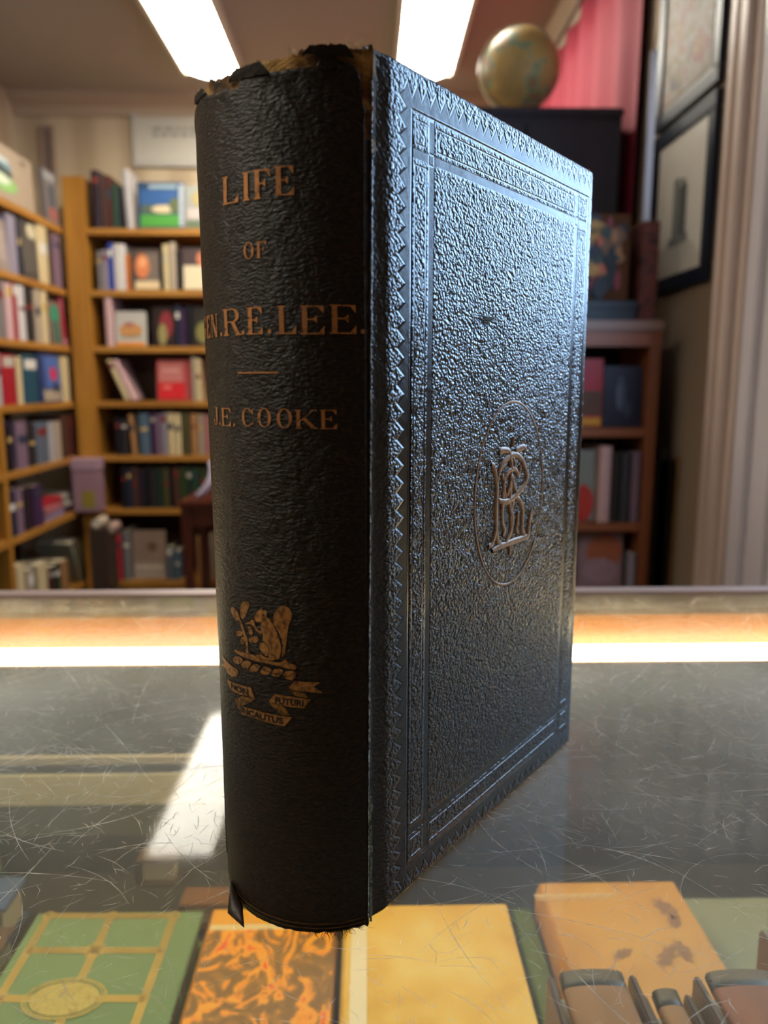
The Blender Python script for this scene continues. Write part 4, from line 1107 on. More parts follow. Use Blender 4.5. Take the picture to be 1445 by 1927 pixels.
def face_book(label, w, h, colour, loc, rz=0, back=.12, art=(), group='books shown face out'):
    """front board towards local -Y, leaning back"""
    loc = (loc[0], loc[1], loc[2] + .023 * sin(back))
    r = thing('book', label, 'book', loc, rz, group)
    r.rotation_euler = (-back, 0, rz)
    t = .022
    bm = bmesh.new(); hw = w / 2
    box(bm, -hw, hw, 0, .003, 0, h, 0, .0008); box(bm, -hw, hw, t - .003, t, 0, h, 0, .0008); box(bm, -hw, -hw + .003, .003, t - .003, 0, h)
    obj('cover', bm, plain(CN.get(colour, colour), .4, .1, 20, .4), r)
    bx('page_block', -hw + .003, hw - .004, .003, t - .003, .003, h - .003, paper, r)
    if art:
        bm = bmesh.new(); mats = []
        for k, (kind, cx_, cy_, rx, ry, col) in enumerate(art):     # fractions of the board
            mats.append(plain(col, .5, .25, 60)); y = -.0006 - .0003 * k
            if kind == 'r':
                vs = [bm.verts.new(((cx_ - .5 + sx_ * rx) * w, y, (cy_ + sy_ * ry) * h)) for sx_, sy_ in ((-1, -1), (1, -1), (1, 1), (-1, 1))]
            else:
                vs = [bm.verts.new(((cx_ - .5 + rx * cos(a * pi / 12)) * w, y, (cy_ + ry * sin(a * pi / 12) * (1 + .08 * sin(a * 2.6))) * h)) for a in range(24)]
            f = bm.faces.new(vs); f.material_index = k
        me = bpy.data.meshes.new('cover_picture'); bm.to_mesh(me); bm.free()
        link('cover_picture', me, mats, r)
    return r
def label_for(size, colour, prevc, nextc, shelf):
    if prevc and nextc: s = f'{size}{colour} book between {prevc} and {nextc} ones, {shelf}'
    elif prevc: s = f'{size}{colour} book ending the row after a {prevc} one, {shelf}'
    else: s = f'{size}{colour} book starting the row before a {nextc} one, {shelf}'
    return s
def uniq(s):
    k = used_labels.get(s, 0); used_labels[s] = k + 1
    return s if not k else s.replace(' book', ' book (' + ['second', 'third', 'fourth'][k - 1] + ' such)', 1)

# -- back bookcase, one row per shelf: (left px, right px, top px, colour, tilt, label band)
BYS = BY + .012
rows = [
 (0, 'back bookcase top', [(173, 189, 320, 'dark plum', 0), (190, 199, 326, 'brown', 0), (200, 209, 330, 'maroon', 0), (211, 222, 346, 'bottle green', 0), (223, 232, 350, 'black', 0), (236, 249, 318, 'grey white', -.045)]),
 (1, 'back bookcase second shelf', [(183, 192, 472, 'grey', 0), (193, 203, 470, 'lilac grey', 0), (204, 213, 457, 'royal blue', 0), (214, 236, 459, 'white', 0), (237, 243, 478, 'orange', 0),
     (302, 306, 470, 'black', 0), (307, 317, 460, 'cream', 0), (318, 331, 456, 'beige', 0), (333, 339, 470, 'charcoal', 0)]),
 (2, 'back bookcase third shelf', [(198, 212, 557, 'pale pink', 0), (330, 339, 574, 'navy', 0), (340, 348, 580, 'purple', 0), (350, 360, 575, 'black', 0)]),
 (3, 'back bookcase fourth shelf', [(233, 243, 682, 'cream', -.40), (245, 255, 684, 'pale pink', -.40), (361, 368, 672, 'beige', 0), (369, 378, 675, 'cream', 0)]),
 (4, 'back bookcase fifth shelf', [(216, 228, 786, 'black', 0), (229, 240, 788, 'charcoal', 0), (247, 256, 780, 'tan', -.06), (262, 282, 778, 'blue grey', -.02), (284, 293, 776, 'purple', 0), (294, 302, 779, 'mauve', 0), (304, 314, 777, 'lilac grey', 0),
     (316, 328, 777, 'cream', 0), (329, 341, 778, 'cream', 0), (343, 357, 776, 'olive', 0), (359, 372, 778, 'tan', 0), (374, 383, 779, 'beige', 0), (385, 394, 780, 'dusty rose', 0)]),
 (5, 'back bookcase sixth shelf', [(228, 238, 880, 'black', 0), (239, 248, 882, 'navy', 0), (249, 259, 880, 'brown', 0), (260, 270, 883, 'dark plum', 0), (271, 281, 880, 'black', 0), (283, 293, 882, 'charcoal', 0), (295, 305, 880, 'dark green', 0),
     (307, 318, 881, 'olive', 0), (319, 325, 884, 'black', 0), (326, 337, 880, 'brown', 0), (338, 350, 881, 'moss green', 0), (351, 362, 880, 'dark green', 0), (363, 375, 881, 'bottle green', 0), (377, 388, 882, 'moss green', 0)]),
 (6, 'back bookcase bottom shelf', [(205, 212, 1008, 'olive', 0), (213, 218, 1004, 'tan', 0), (219, 228, 1006, 'bright red', 0), (230, 246, 998, 'grey', 0), (314, 326, 1030, 'slate grey', 0), (328, 340, 1036, 'blue grey', 0), (371, 380, 1010, 'tan', 0), (388, 402, 1008, 'beige', 0)]),
]
bands = ['#c9a860', '#b8b0a0', '#7a2a24', '#d8d2c4', '#303848']
rb = random.Random(3)
for si, shelf, items in rows:
    z = SZ[si]
    for k, (xa, xb, yt, colour, tilt) in enumerate(items):
        a = PY(xa, 700, BYS).x; b = PY(xb, 700, BYS).x
        base_py = (430, 546, 652, 755, 857, 957, 1092)[si]
        A = PY(xa, (base_py + yt) / 2, BYS).x; B = PY(xb, (base_py + yt) / 2, BYS).x
        h = PY((xa + xb) / 2, yt, BYS).z - z - .002
        h = min(h, SZ[si - 1] - z - .034) if si else min(h, .33)
        prevc = items[k - 1][3] if k else None; nextc = items[k + 1][3] if k < len(items) - 1 else None
        wd = abs(B - A) - .0012
        size = 'slim ' if wd < .021 and colour not in ('black',) else ''
        s = uniq(label_for(size, colour, prevc, nextc, shelf))
        cx_ = (A + B) / 2
        if tilt < -.2:
            h = .21; wd *= .9
        off = wd / 2 * abs(sin(tilt)) if tilt else 0
        make_book(s, wd, h, .15 + .03 * rb.random(), colour, (cx_, BYS, z + .0006 + off), 0, tilt, 'books on the back bookcase',
                  band=(rb.choice(bands), rb.uniform(.5, .8), rb.uniform(.06, .16)) if (wd > .018 and rb.random() < .6) else None)
def face_at(label, si, xa, xb, yt, colour, art, back=.08):
    base_py = (430, 546, 652, 755, 857, 957, 1092)[si]; m_ = (base_py + yt) / 2
    A = PY(xa, m_, BYS).x; B = PY(xb, m_, BYS).x; h = PY(xa, yt, BYS).z - SZ[si]
    if si: h = min(h, SZ[si - 1] - SZ[si] - .034)
    face_book(label, B - A, h, colour, ((A + B) / 2, BYS + .004, SZ[si] + .0006), 0, back, art, 'face out books on the back bookcase')
face_at('wide book with blue sky, pale building and green lawn on its cover', 0, 257, 345, 341, '#25415f',
        [('r', .46, .66, .40, .17, '#2c5488'), ('r', .5, .42, .42, .09, '#4e5a4c'), ('e', .56, .42, .26, .085, '#c9b690'), ('e', .80, .5, .12, .16, '#59603f'), ('r', .5, .17, .44, .13, '#489038'), ('r', .55, .9, .30, .04, '#8fa2ac'), ('r', .95, .5, .05, .45, '#a2aab4')])
face_at('pale grey face out book beside the green lawn cover', 0, 348, 398, 348, '#8e9088', [('e', .6, .7, .35, .2, '#a4905c'), ('r', .5, .35, .45, .12, '#b5a6a0'), ('r', .5, .1, .48, .09, '#5d6a50')])
face_at('face out book with a glowing orange portrait over a cream foot', 1, 246, 300, 468, '#544640',
        [('r', .72, .55, .24, .35, '#74655a'), ('e', .38, .58, .25, .30, '#cc7648'), ('e', .4, .68, .15, .14, '#e09a66'), ('r', .55, .12, .42, .10, '#d6bd92')])
face_at('face out book of a pale figure with orange head on dark ground', 1, 342, 396, 466, '#4c3c3a', [('r', .5, .3, .45, .28, '#d8c7a4'), ('e', .72, .75, .22, .18, '#c8744e')])
face_at('white face out book with a tawny animal picture and orange foot', 2, 216, 273, 586, '#b8b2a8', [('e', .5, .45, .38, .22, '#c08850'), ('e', .45, .62, .18, .08, '#a86a58'), ('r', .5, .28, .35, .02, '#7a7a5c'), ('r', .5, .06, .47, .05, '#de8c2c')])
face_at('dark face out book with a red figure and olive patch', 2, 286, 328, 578, '#241512', [('e', .62, .55, .3, .35, '#87262e'), ('e', .45, .3, .2, .28, '#8f8350')])
face_at('dark face out book with an olive glow, third shelf of back bookcase', 2, 362, 398, 578, '#1f1a12', [('e', .55, .35, .4, .28, '#77703a')])
face_at('rose and scarlet face out book standing alone on the fourth shelf', 3, 294, 358, 678, '#a4413f', [('r', .42, .70, .36, .24, '#bd6e66'), ('r', .44, .24, .38, .20, '#cc1c22'), ('r', .42, .74, .25, .03, '#d39a8c'), ('r', .3, .33, .12, .06, '#d8605a')])
face_at('beige face out book with a pale foot, bottom shelf of back bookcase', 6, 249, 311, 1000, '#8b7464', [('r', .5, .18, .46, .16, '#a59484'), ('r', .5, .26, .42, .02, '#c8b49a'), ('e', .6, .68, .16, .1, '#6f4f3c')], .03)

# -- framed notice on the back wall
def frame_x(name, label, cat, p0, p1, fw, fcol, y, inner, extra=None, dep=.02):
    x0, z1 = p0; x1, z0 = p1
    t = thing(name, label, cat, ((x0 + x1) / 2, y, z0))
    w = (x1 - x0) / 2; h = z1 - z0
    bm = bmesh.new()
    box(bm, -w, w, -dep, 0, 0, fw, 0, .002); box(bm, -w, w, -dep, 0, h - fw, h, 0, .002); box(bm, -w, -w + fw, -dep, 0, fw, h - fw, 0, .002); box(bm, w - fw, w, -dep, 0, fw, h - fw, 0, .002)
    obj('frame', bm, fcol, t)
    bx('mount', -w + fw, w - fw, -dep * .5, -.001, fw, h - fw, inner, t)
    return t, w, h
a = PY(246, 203, BACK - .01); b = PY(420, 315, BACK - .01)
t, w, h = frame_x('framed_notice', 'white framed notice with faint grey lines on the striped wall', 'picture', (a.x, a.z), (b.x, b.z), .028, plain('#b5b0a6', .4, .05), BACK - .001, plain('#bdb8aa', .5, .04))
bm = bmesh.new()
rn = random.Random(2)
for zz in (.62, .52):
    x = -w * .55
    while x < w * .8:
        l_ = rn.uniform(.02, .05); box(bm, x, x + l_, -.0125, -.0105, h * zz, h * zz + .016); x += l_ + .012
obj('faded_print', bm, plain('#918d84', .6, .1), t)

# -- left bookcase along the side wall (fronts face +X)
def lp(px, py): return PX(px, py, LX)
LY1 = BY - .012; LY0 = 1.9; LYD = lp(14, 900).y
lb = thing('bookcase', 'oak bookcase running along the side wall towards the corner, rising shelf on shelf', 'bookcase', (LX, LY0, 0))
for i, z in enumerate(SZ):
    bx('shelf', L_WALL + .012 - LX, 0, 0, LY1 - LY0, z - .028, z, wood_goldy, lb)
bx('side_panel', L_WALL + .012 - LX, 0, -.025, 0, 0, SZ[0], wood_gold, lb)
for zt, zb in ((SZ[3] - .029, SZ[4]), (SZ[4] - .029, SZ[5]), (SZ[5] - .029, SZ[6])):
    bx('upright', L_WALL + .012 - LX, 0, LYD - LY0 - .03, LYD - LY0, zb + .0005, zt, wood_gold, lb)
bx('back_panel', L_WALL + .004 - LX, L_WALL + .0115 - LX, 0, LY1 - LY0, .02, SZ[0] - .03, wood('side_back_board', '#3a2010', '#4a2a14', 2, 5), lb)
lrows = [
 (1, 'left bookcase second shelf', [(-60, -30, 'tan', 0), (-29, -2, 'beige', 0), (24, 41, 'lilac grey', 0), (42, 47, 'navy', 0), (80, 99, 'cream', 0), (101, 107, 'brown', 0), (108, 124, 'mauve', 0), (126, 139, 'purple', 0), (140, 152, 'dark plum', 0)],
   {-60: 400, -29: 410, 24: 408, 42: 418, 80: 412, 101: 440, 108: 445, 126: 442, 140: 446}),
 (2, 'left bookcase third shelf', [(-50, -20, 'brown', 0), (-18, -2, 'slate grey', 0), (0, 18, 'grey', 0), (20, 33, 'pale pink', 0), (35, 41, 'crimson', 0), (43, 56, 'white', 0), (58, 72, 'charcoal', 0), (74, 85, 'beige', 0), (87, 98, 'cream', 0)],
   {-50: 520, -18: 520, 0: 528, 20: 535, 35: 537, 43: 540, 58: 545, 74: 545, 87: 548}),
 (3, 'left bookcase fourth shelf', [(-50, -20, 'tan', 0), (-19, -3, 'navy', 0), (-2, 11, 'grey white', 0), (13, 39, 'crimson', 0), (41, 50, 'cream', 0), (52, 80, 'teal', 0), (124, 150, 'cream', 0), (152, 168, 'slate grey', 0)],
   {-50: 655, -19: 660, -2: 664, 13: 668, 41: 672, 52: 668, 124: 672, 152: 682}),
 (4, 'left bookcase fifth shelf', [(-40, -15, 'beige', 0), (22, 32, 'black', 0), (40, 60, 'mauve', 0), (62, 74, 'charcoal', 0), (76, 98, 'slate grey', 0), (100, 110, 'grey white', 0), (112, 122, 'beige', 0), (124, 136, 'brown', 0), (138, 148, 'maroon', 0), (150, 164, 'tan', 0), (166, 184, 'moss green', 0)],
   {-40: 800, 22: 800, 40: 793, 62: 797, 76: 794, 100: 794, 112: 792, 124: 782, 138: 780, 150: 778, 166: 785}),
 (5, 'left bookcase sixth shelf', [(-30, -5, 'tan', 0), (26, 39, 'navy', 0), (40, 52, 'mauve', 0), (54, 70, 'dark plum', 0), (72, 88, 'purple', 0)],
   {-30: 925, 26: 922, 40: 918, 54: 916, 72: 912}),
 (6, 'left bookcase bottom shelf', [(-20, -2, 'maroon', 0), (44, 58, 'cream', 0), (62, 74, 'beige', 0), (82, 98, 'cream', 0), (100, 108, 'maroon', 0), (110, 120, 'dark green', 0), (124, 136, 'tan', 0), ],
   {-20: 1060, 30: 1062, 44: 1058, 62: 1066, 82: 1058, 100: 1075, 110: 1068, 124: 1052, 140: 1046, 156: 1040}),
]
for si, shelf, items, tops in lrows:
    z = SZ[si]
    prev_end = None
    for k, (xa, xb, colour, tilt) in enumerate(items):
        # y along the plane from the pixel column at the height of the shelf
        def yat(px):
            best = None
            lo, hi = 200.0, 1300.0
            for _ in range(40):
                mid = (lo + hi) / 2
                if lp(px, mid).z > z: lo = mid
                else: hi = mid
            return lp(px, (lo + hi) / 2).y
        ya_, yb_ = yat(xa), yat(xb)
        if yb_ > LY1 - .004: yb_ = LY1 - .004
        if ya_ >= yb_ - .008: ya_ = yb_ - .012
        if prev_end and ya_ < prev_end + .001: ya_ = prev_end + .001
        prev_end = yb_
        wd = (yb_ - ya_) - .002
        if wd < .006: continue
        zt = lp(xa + 2, tops[xa]).z
        zt = PX(xa + 2, tops[xa], LX - .01).z
        h = max(.16, min(zt - z, SZ[si - 1] - z - .034))
        prevc = items[k - 1][2] if k else None; nextc = items[k + 1][2] if k < len(items) - 1 else None
        s = uniq(label_for('thick ' if wd > .06 else '', colour, prevc, nextc, shelf))
        make_book(s, wd, h, .16 + .03 * rb.random(), colour, (LX - .012, (ya_ + yb_) / 2, z + .0006), pi / 2, 0, 'books on the left bookcase',
                  band=(rb.choice(bands), rb.uniform(.5, .8), rb.uniform(.06, .2)) if rb.random() < .7 else None)
def lface(label, si, xa, xb, yt, colour, art, back=.05, inset=.0, zadd=0):
    z = SZ[si]
    def yat(px):
        lo, hi = 100.0, 1300.0
        for _ in range(40):
            mid = (lo + hi) / 2
            if lp(px, mid).z > z: lo = mid
            else: hi = mid
        return lp(px, (lo + hi) / 2).y
    ya_, yb_ = yat(xa), min(yat(xb), LY1 - .01); h = PX(xa, yt, LX).z - z
    if si: h = min(h, SZ[si - 1] - z - .034)
    face_book(label, yb_ - ya_, h, colour, (LX - .006 - inset, (ya_ + yb_) / 2, z + .0006 + zadd), pi / 2, back, art, 'face out books on the left bookcase')
lface('big cream picture book with a green and white dish on its cover', 0, -60, 70, 226, '#a99680', [('e', .42, .62, .24, .12, '#7f9aa4'), ('e', .42, .72, .2, .05, '#c5d2cc'), ('e', .44, .50, .22, .12, '#46504c'), ('e', .46, .30, .26, .16, '#8fb86c'), ('e', .44, .36, .18, .10, '#cfd9bc'), ('e', .85, .86, .06, .04, '#85705c')], .03)
lface('grey blue and pink picture book standing nearest the corner, shelf top', 0, 92, 134, 318, '#77716f', [('r', .5, .88, .45, .07, '#a5a6a4'), ('r', .55, .5, .2, .2, '#4a5560'), ('e', .55, .18, .35, .13, '#a8605a')], .04)
lface('pale rose face out book on second shelf of left bookcase', 1, 0, 22, 410, '#96857c', [('r', .5, .5, .3, .3, '#a8978c')])
lface('dark photo book with a pale smudge at its head, left bookcase', 1, 49, 78, 404, '#4a4540', [('e', .75, .82, .3, .13, '#c9bd9c'), ('r', .45, .4, .4, .3, '#5a544c')])
lface('jade green face out book on third shelf of left bookcase', 2, 101, 122, 567, '#7c6a60', [('e', .5, .7, .38, .22, '#2f8f6c'), ('r', .5, .3, .3, .25, '#486a58')])
lface('crimson and pink face out book beside the oak corner stile', 2, 124, 152, 560, '#b4505c', [('e', .45, .4, .38, .36, '#a0142c'), ('r', .5, .08, .4, .05, '#c98a90')])
lface('blue sky cover with a red flower, fourth shelf of left bookcase', 3, 84, 121, 664, '#30416e', [('r', .6, .62, .35, .32, '#4a6aa6'), ('e', .65, .58, .16, .14, '#d0264a'), ('r', .5, .14, .42, .11, '#aa9c84'), ('e', .7, .3, .1, .12, '#221f2c')])
lface('bright orange face out book by the upright, left bookcase', 4, -18, 3, 803, '#cf8220', [])
# grey framed picture behind the picture books on the left
a0 = lp(75, 300).y
a = PY(74, 236, BACK - .01); b = PY(107, 345, BACK - .01)
frame_x('framed_picture', 'slim dusky framed picture on the back wall right of the cream picture book', 'picture', (a.x, a.z), (b.x, b.z), .014, plain('#9c8474', .5), BACK - .001, plain('#7c6a60', .5, .1, 10))
# small dark tray under the cream book's corner
tag(bx('easel_foot', LX - .07, LX - .001, 2.98, 3.12, SZ[0] + .0006, SZ[0] + .018, plain('#3b3430', .5), None, .004), 'low dark stand on the shelf top right of the cream picture book', 'book stand')

# -- clutter on the lower corner shelves
def ly(px, z, x=LX):
    lo, hi = 200.0, 1500.0
    for _ in range(40):
        mid = (lo + hi) / 2
        if PX(px, mid, x).z > z: lo = mid
        else: hi = mid
    return PX(px, (lo + hi) / 2, x).y
z5, z6 = SZ[5], SZ[6]
def pile(label, x, y, z, w, d, h, col, rz=0, cat='book', name='book'):
    t = thing(name, label, cat, (x, y, z), rz, 'books lying flat in the corner')
    bm = bmesh.new(); box(bm, -w / 2, w / 2, -d / 2, d / 2, 0, .004, 0, .001); box(bm, -w / 2, w / 2, -d / 2, d / 2, h - .004, h, 0, .001); box(bm, w / 2 - .004, w / 2, -d / 2, d / 2, .004, h - .004)
    obj('cover', bm, plain(col, .5, .15, 30), t)
    bx('page_block', -w / 2 + .005, w / 2 - .004, -d / 2 + .005, d / 2 - .005, .004, h - .004, paper, t)
    return t
cx_ = LX - .10
P0 = max(3.36, ly(90, z5) + .12)
pile('lilac book at the foot of the corner pile, left bookcase', cx_, P0, z5 + .0006, .17, .22, .035, '#8a7a90')
pile('faded pink book on top of the lilac one in the corner', cx_ + .005, P0, z5 + .0362, .16, .23, .03, '#b06a6c', .05)
pile('scarlet book topmost of the corner pile, left bookcase', cx_, P0, z5 + .0668, .15, .22, .03, '#a8262e', -.06)
pile('dark plum book flat beneath the white tied bundle', cx_, P0 + .235, z5 + .0006, .16, .22, .035, '#4a2634')
pile('white book lying over the dark plum one in the corner', cx_ + .01, P0 + .235, z5 + .0362, .15, .20, .016, '#b3aa9c', .08)
pile('second white book, topmost above the dark plum one', cx_, P0 + .235, z5 + .0648, .15, .19, .026, '#a69c8e', -.1)
# pinkish flowered box hanging over the shelf end
bt = thing('storage_box', 'dusty pink box with a yellow patch in the shelf corner', 'box', (PY(212, 930, 3.70).x, 3.70, PY(212, 968, 3.70).z - .0))
w = .5 * (PY(229, 930, 3.70).x - PY(180, 930, 3.70).x); hb_ = PY(212, 868, 3.70).z - bt.location.z
bt.location.z = SZ[5] + .0008; bt.location.x = LX + .002 + w
bt.location.y = 3.75
bm = bmesh.new(); box(bm, -w, w, 0, .09, 0, hb_ * .8, 0, .002); obj('body', bm, plain('#93717a', .6, .15, 12), bt)
bm = bmesh.new(); box(bm, -w - .003, w + .003, -.003, .093, hb_ * .8, hb_, 0, .002); obj('lid', bm, plain('#a58690', .6, .1, 12), bt)
bx('yellow_patch', -.02, w * .7, -.0012, -.0002, .02, hb_ * .4, plain('#8a7a2c', .6, .2), bt)
# books leaning on the floor shelf in the corner
for k, (py0, colour, nm) in enumerate(((3.36, '#8c8a72', 'large grey green book slanting in the lower corner'), (3.40, '#6e5f52', 'large taupe book slanting behind the grey green one'), (3.325, '#7b7c4c', 'olive book slanting at the lower corner before the grey green one'))):
    r = make_book(nm, .028, .235, .17, colour, (LX - .02, ly(146, SZ[6]) + .10 + .045 * k, z6 + .008), pi / 2, -.42, 'books slanting in the lower corner')
# pale round paper rolls poking out
for k, (px_, py_, yy, lab) in enumerate(((181, 986, 3.60, 'pale cardboard roll end poking out below the sixth shelf'), (205, 996, 3.66, 'rosy cardboard roll end right of the pale roll'))):
    c_ = PY(px_, py_, yy)
    t = thing('paper_roll', lab, 'paper roll', (c_.x, yy, c_.z), 0, 'paper rolls in the corner')
    bm = bmesh.new(); tube(bm, [(0, 0, 0), (0, .11, 0)], .024, 20); obj('roll', bm, plain('#b5a48c' if k == 0 else '#a98a7c', .7), t, False)
    bm = bmesh.new(); tube(bm, [(0, -.002, 0), (0, -.0002, 0)], .013, 14); obj('core', bm, plain('#d6cdb6', .7), t)

c1_ = PY(181, 986, 3.60)
tag(bx('dark_box', PY(171, 1050, 3.60).x, PY(203, 1050, 3.60).x, 3.595, 3.74, z6 + .001, c1_.z - .0245, plain('#38281d', .6, .2)), 'dark box under the cardboard rolls on the bottom shelf', 'box')
# -- dark side table before the back bookcase, with a curled sheet
ty = 3.35
a = PY(333, 945, ty); b = PY(470, 945, ty)
tb = thing('side_table', 'dark mahogany side table before the back bookcase', 'table', ((a.x + b.x) / 2, ty + .2, 0))
tw = (b.x - a.x) / 2; th = a.z
bx('tabletop', -tw, tw, -.2, .2, th - .022, th, wood_table, tb, .004)
bx('apron', -tw + .03, tw - .03, -.18, -.16, th - .11, th - .0225, wood_table, tb)
for sx_ in (-1, 1):
    for sy_ in (-1, 1):
        bm = bmesh.new(); x = sx_ * (tw - .035); y = sy_ * .165
        A = [bm.verts.new((x + i * .024, y + j * .024, th - .0225)) for i, j in ((-1, -1), (1, -1), (1, 1), (-1, 1))]
        B = [bm.verts.new((x + i * .016, y + j * .016, 0)) for i, j in ((-1, -1), (1, -1), (1, 1), (-1, 1))]
        for i in range(4): bm.faces.new((A[i], A[(i + 1) % 4], B[(i + 1) % 4], B[i]))
        bm.faces.new(A); bm.faces.new(B[::-1]); obj('leg', bm, wood_table, tb)
bm = bmesh.new(); prev = None
p0 = PY(375, 936, ty); p1 = PY(404, 868, ty + .05)
for i in range(13):
    k = i / 12
    c_ = p0.lerp(p1, k); c_.x += .035 * sin(pi * k) * .8
    row = [bm.verts.new((c_.x - .028, c_.y, max(c_.z, th + .002))), bm.verts.new((c_.x + .03, c_.y + .05, max(c_.z, th + .002) + .004))]
    if prev: bm.faces.new((prev[0], prev[1], row[1], row[0]))
    prev = row
o = obj('curled_sheet', bm, plain('#bdb2c4', .5, .03), None, True)
md = o.modifiers.new('thick', 'SOLIDIFY'); md.thickness = .002
tag(o, 'curled lilac white sheet standing up from the dark side table', 'paper')

# ================================================================== right side
RY = 1.93
RZ = [PY(1180, py, RY).z for py in (603, 806, 984, 1165, 1345)]
rx1 = PY(1235, 800, RY).x; rx0 = rx1 - .62
rbk = thing('bookcase', 'cherry wood bookcase behind the tall black book', 'bookcase', ((rx0 + rx1) / 2, RY, 0))
wr = (rx1 - rx0) / 2
bx('top', -wr - .004, wr + .004, -.006, .24, RZ[0] - .024, RZ[0], wood('cherry_top', '#80604f', '#96766a', 0, 5), rbk, .002)
for s in (-1, 1): bx('side_panel', *sorted((s * wr, s * (wr - .026))), 0, .236, 0, RZ[0] - .0245, wood_red, rbk)
bx('top_rail', -wr + .0265, wr - .0265, 0, .02, RZ[0] - .062, RZ[0] - .0245, wood('cherry_rail', '#7a442a', '#945636', 0, 5), rbk)
bx('back_panel', -wr + .0265, wr - .0265, .226, .236, .02, RZ[0] - .0245, plain('#241a22', .6), rbk)
for z in RZ[1:]: bx('shelf', -wr + .0265, wr - .0265, .004, .225, z - .022, z, wood('cherry_shelf', '#7a442a', '#945636', 0, 5), rbk)
def rface(label, si, xa, xb, yt, colour, art, back=.05):
    A = PY(xa, 800, RY + .03).x; B = min(PY(xb, 800, RY + .03).x, rx1 - .029); h = min(PY(xa, yt, RY + .03).z - RZ[si], RZ[si - 1] - RZ[si] - .036)
    face_book(label, B - A, h, colour, ((A + B) / 2, RY + .03, RZ[si] + .0006), 0, back, art, 'books on the cherry bookcase')
rface('red face out book with a gold foot on the cherry bookcase', 1, 1090, 1132, 676, '#9c1620', [('r', .5, .35, .45, .18, '#5a3a28'), ('r', .5, .08, .45, .06, '#c88a28')])
rface('midnight blue face out book with a ghostly white figure', 1, 1134, 1214, 690, '#1c1a2c', [('e', .45, .55, .14, .30, '#3f4656'), ('e', .4, .5, .06, .22, '#566070'), ('e', .62, .3, .1, .14, '#353a4a')])
RYS = RY + .012
for k, (xa, xb, yt, colour, lab) in enumerate(((1040, 1062, 850, 'navy', 'navy book partly behind the tall black book, cherry bookcase'), (1128, 1150, 840, 'pale pink', 'pale pink upright book on the middle cherry shelf'),
        (1152, 1168, 852, 'charcoal', 'charcoal book right of the pale pink one'), (1169, 1186, 852, '#3d3c42', 'second dark grey book right of the pale pink one'), (1188, 1206, 850, 'mauve', 'mauve book against the cherry side panel'))):
    A = PY(xa, 900, RYS).x; B = min(PY(xb, 900, RYS).x, rx1 - .028); h = PY(xa, yt, RYS).z - RZ[2]
    make_book(lab, B - A - .001, h - .001, .17, colour, ((A + B) / 2, RYS, RZ[2] + .0006), 0, 0, 'upright books on the cherry bookcase')
rface('grey and orange red book showing beside the black cover edge', 2, 1078, 1126, 848, '#83857c', [('e', .5, .25, .45, .26, '#b8382c')])
rface('pinkish face out book with an orange brown head, cherry bookcase', 3, 1100, 1186, 1006, '#8f7276', [('e', .58, .78, .4, .2, '#a35c40'), ('e', .5, .55, .4, .15, '#a08088'), ('r', .3, .12, .28, .1, '#9a3a44'), ('e', .65, .2, .25, .12, '#7a3a36')])
B = rx1 - .029; A = B - .014
make_book('slim lilac book at the lower right of the cherry bookcase', B - A, .17, .16, 'lilac grey', ((A + B) / 2, RYS, RZ[3] + .0006), 0, 0, 'upright books on the cherry bookcase')

# colourful decorated box and black case on top
def px_box(name, label, cat, xa, xb, yt, yb, y, d, mat, bev=.003):
    A = PY(xa, (yt + yb) / 2, y); B = PY(xb, (yt + yb) / 2, y); zt = PY(xa, yt, y).z; zb = PY(xa, yb, y).z
    t = thing(name, label, cat, ((A.x + B.x) / 2, y, zb))
    return t, (B.x - A.x) / 2, zt - zb
t, w, h = px_box('flat_case', 'flat black case lying on the cherry bookcase', 'box', 1060, 1198, 562, 603, RY + .03, .18, None)
t.location.z = RZ[0] + .0006; h1 = PY(1130, 566, RY + .03).z - t.location.z
bx('body', -w, w, 0, .17, 0, h1 * .6, plain('#151218', .4), t, .003); bx('lid', -w - .002, w + .002, -.002, .172, h1 * .6 + .0005, h1, plain('#1b171f', .4), t, .003)
zc = t.location.z + h1 + .0016
t2 = thing('picture_box', 'painted box with figures in gold, rust and black on the black case', 'box', (t.location.x - .01, RY + .04, zc))
h2 = PY(1130, 402, RY + .04).z - zc
w = w * .88
bx('body', -w, w, 0, .12, 0, h2, plain('#5a3a26', .85, .2, 15, .1), t2, .003)
bm = bmesh.new(); mats = []
rz_ = random.Random(21)
cols = ['#a87a34', '#8c3a22', '#14110f', '#b0542e', '#6b4a2a', '#201c24', '#9a6a3a', '#7a2420', '#2d3a2c']
for k in range(46):
    mats.append(plain(cols[k % 9], .5, .3, 60))
    cx2, cz2 = rz_.uniform(-w * .85, w * .85), rz_.uniform(h2 * .1, h2 * .9)
    if k == 0: cx2, cz2, rx, ry = -w * .2, h2 * .72, .05, .05
    elif k == 2: cx2, cz2, rx, ry = -w * .05, h2 * .35, .035, .07
    else: rx, ry = rz_.uniform(.008, .022), rz_.uniform(.008, .03)
    rx = min(rx, w - abs(cx2) - .002); ry = min(ry, cz2 - .002, h2 - cz2 - .002)
    f = bm.faces.new([bm.verts.new((cx2 + rx * cos(a * pi / 8), -.0006 - .0002 * k, cz2 + ry * sin(a * pi / 8) * (1 + .2 * sin(a * 2.2)))) for a in range(16)]); f.material_index = k
me = bpy.data.meshes.new('painted_scene'); bm.to_mesh(me); bm.free(); link('painted_scene', me, mats, t2)
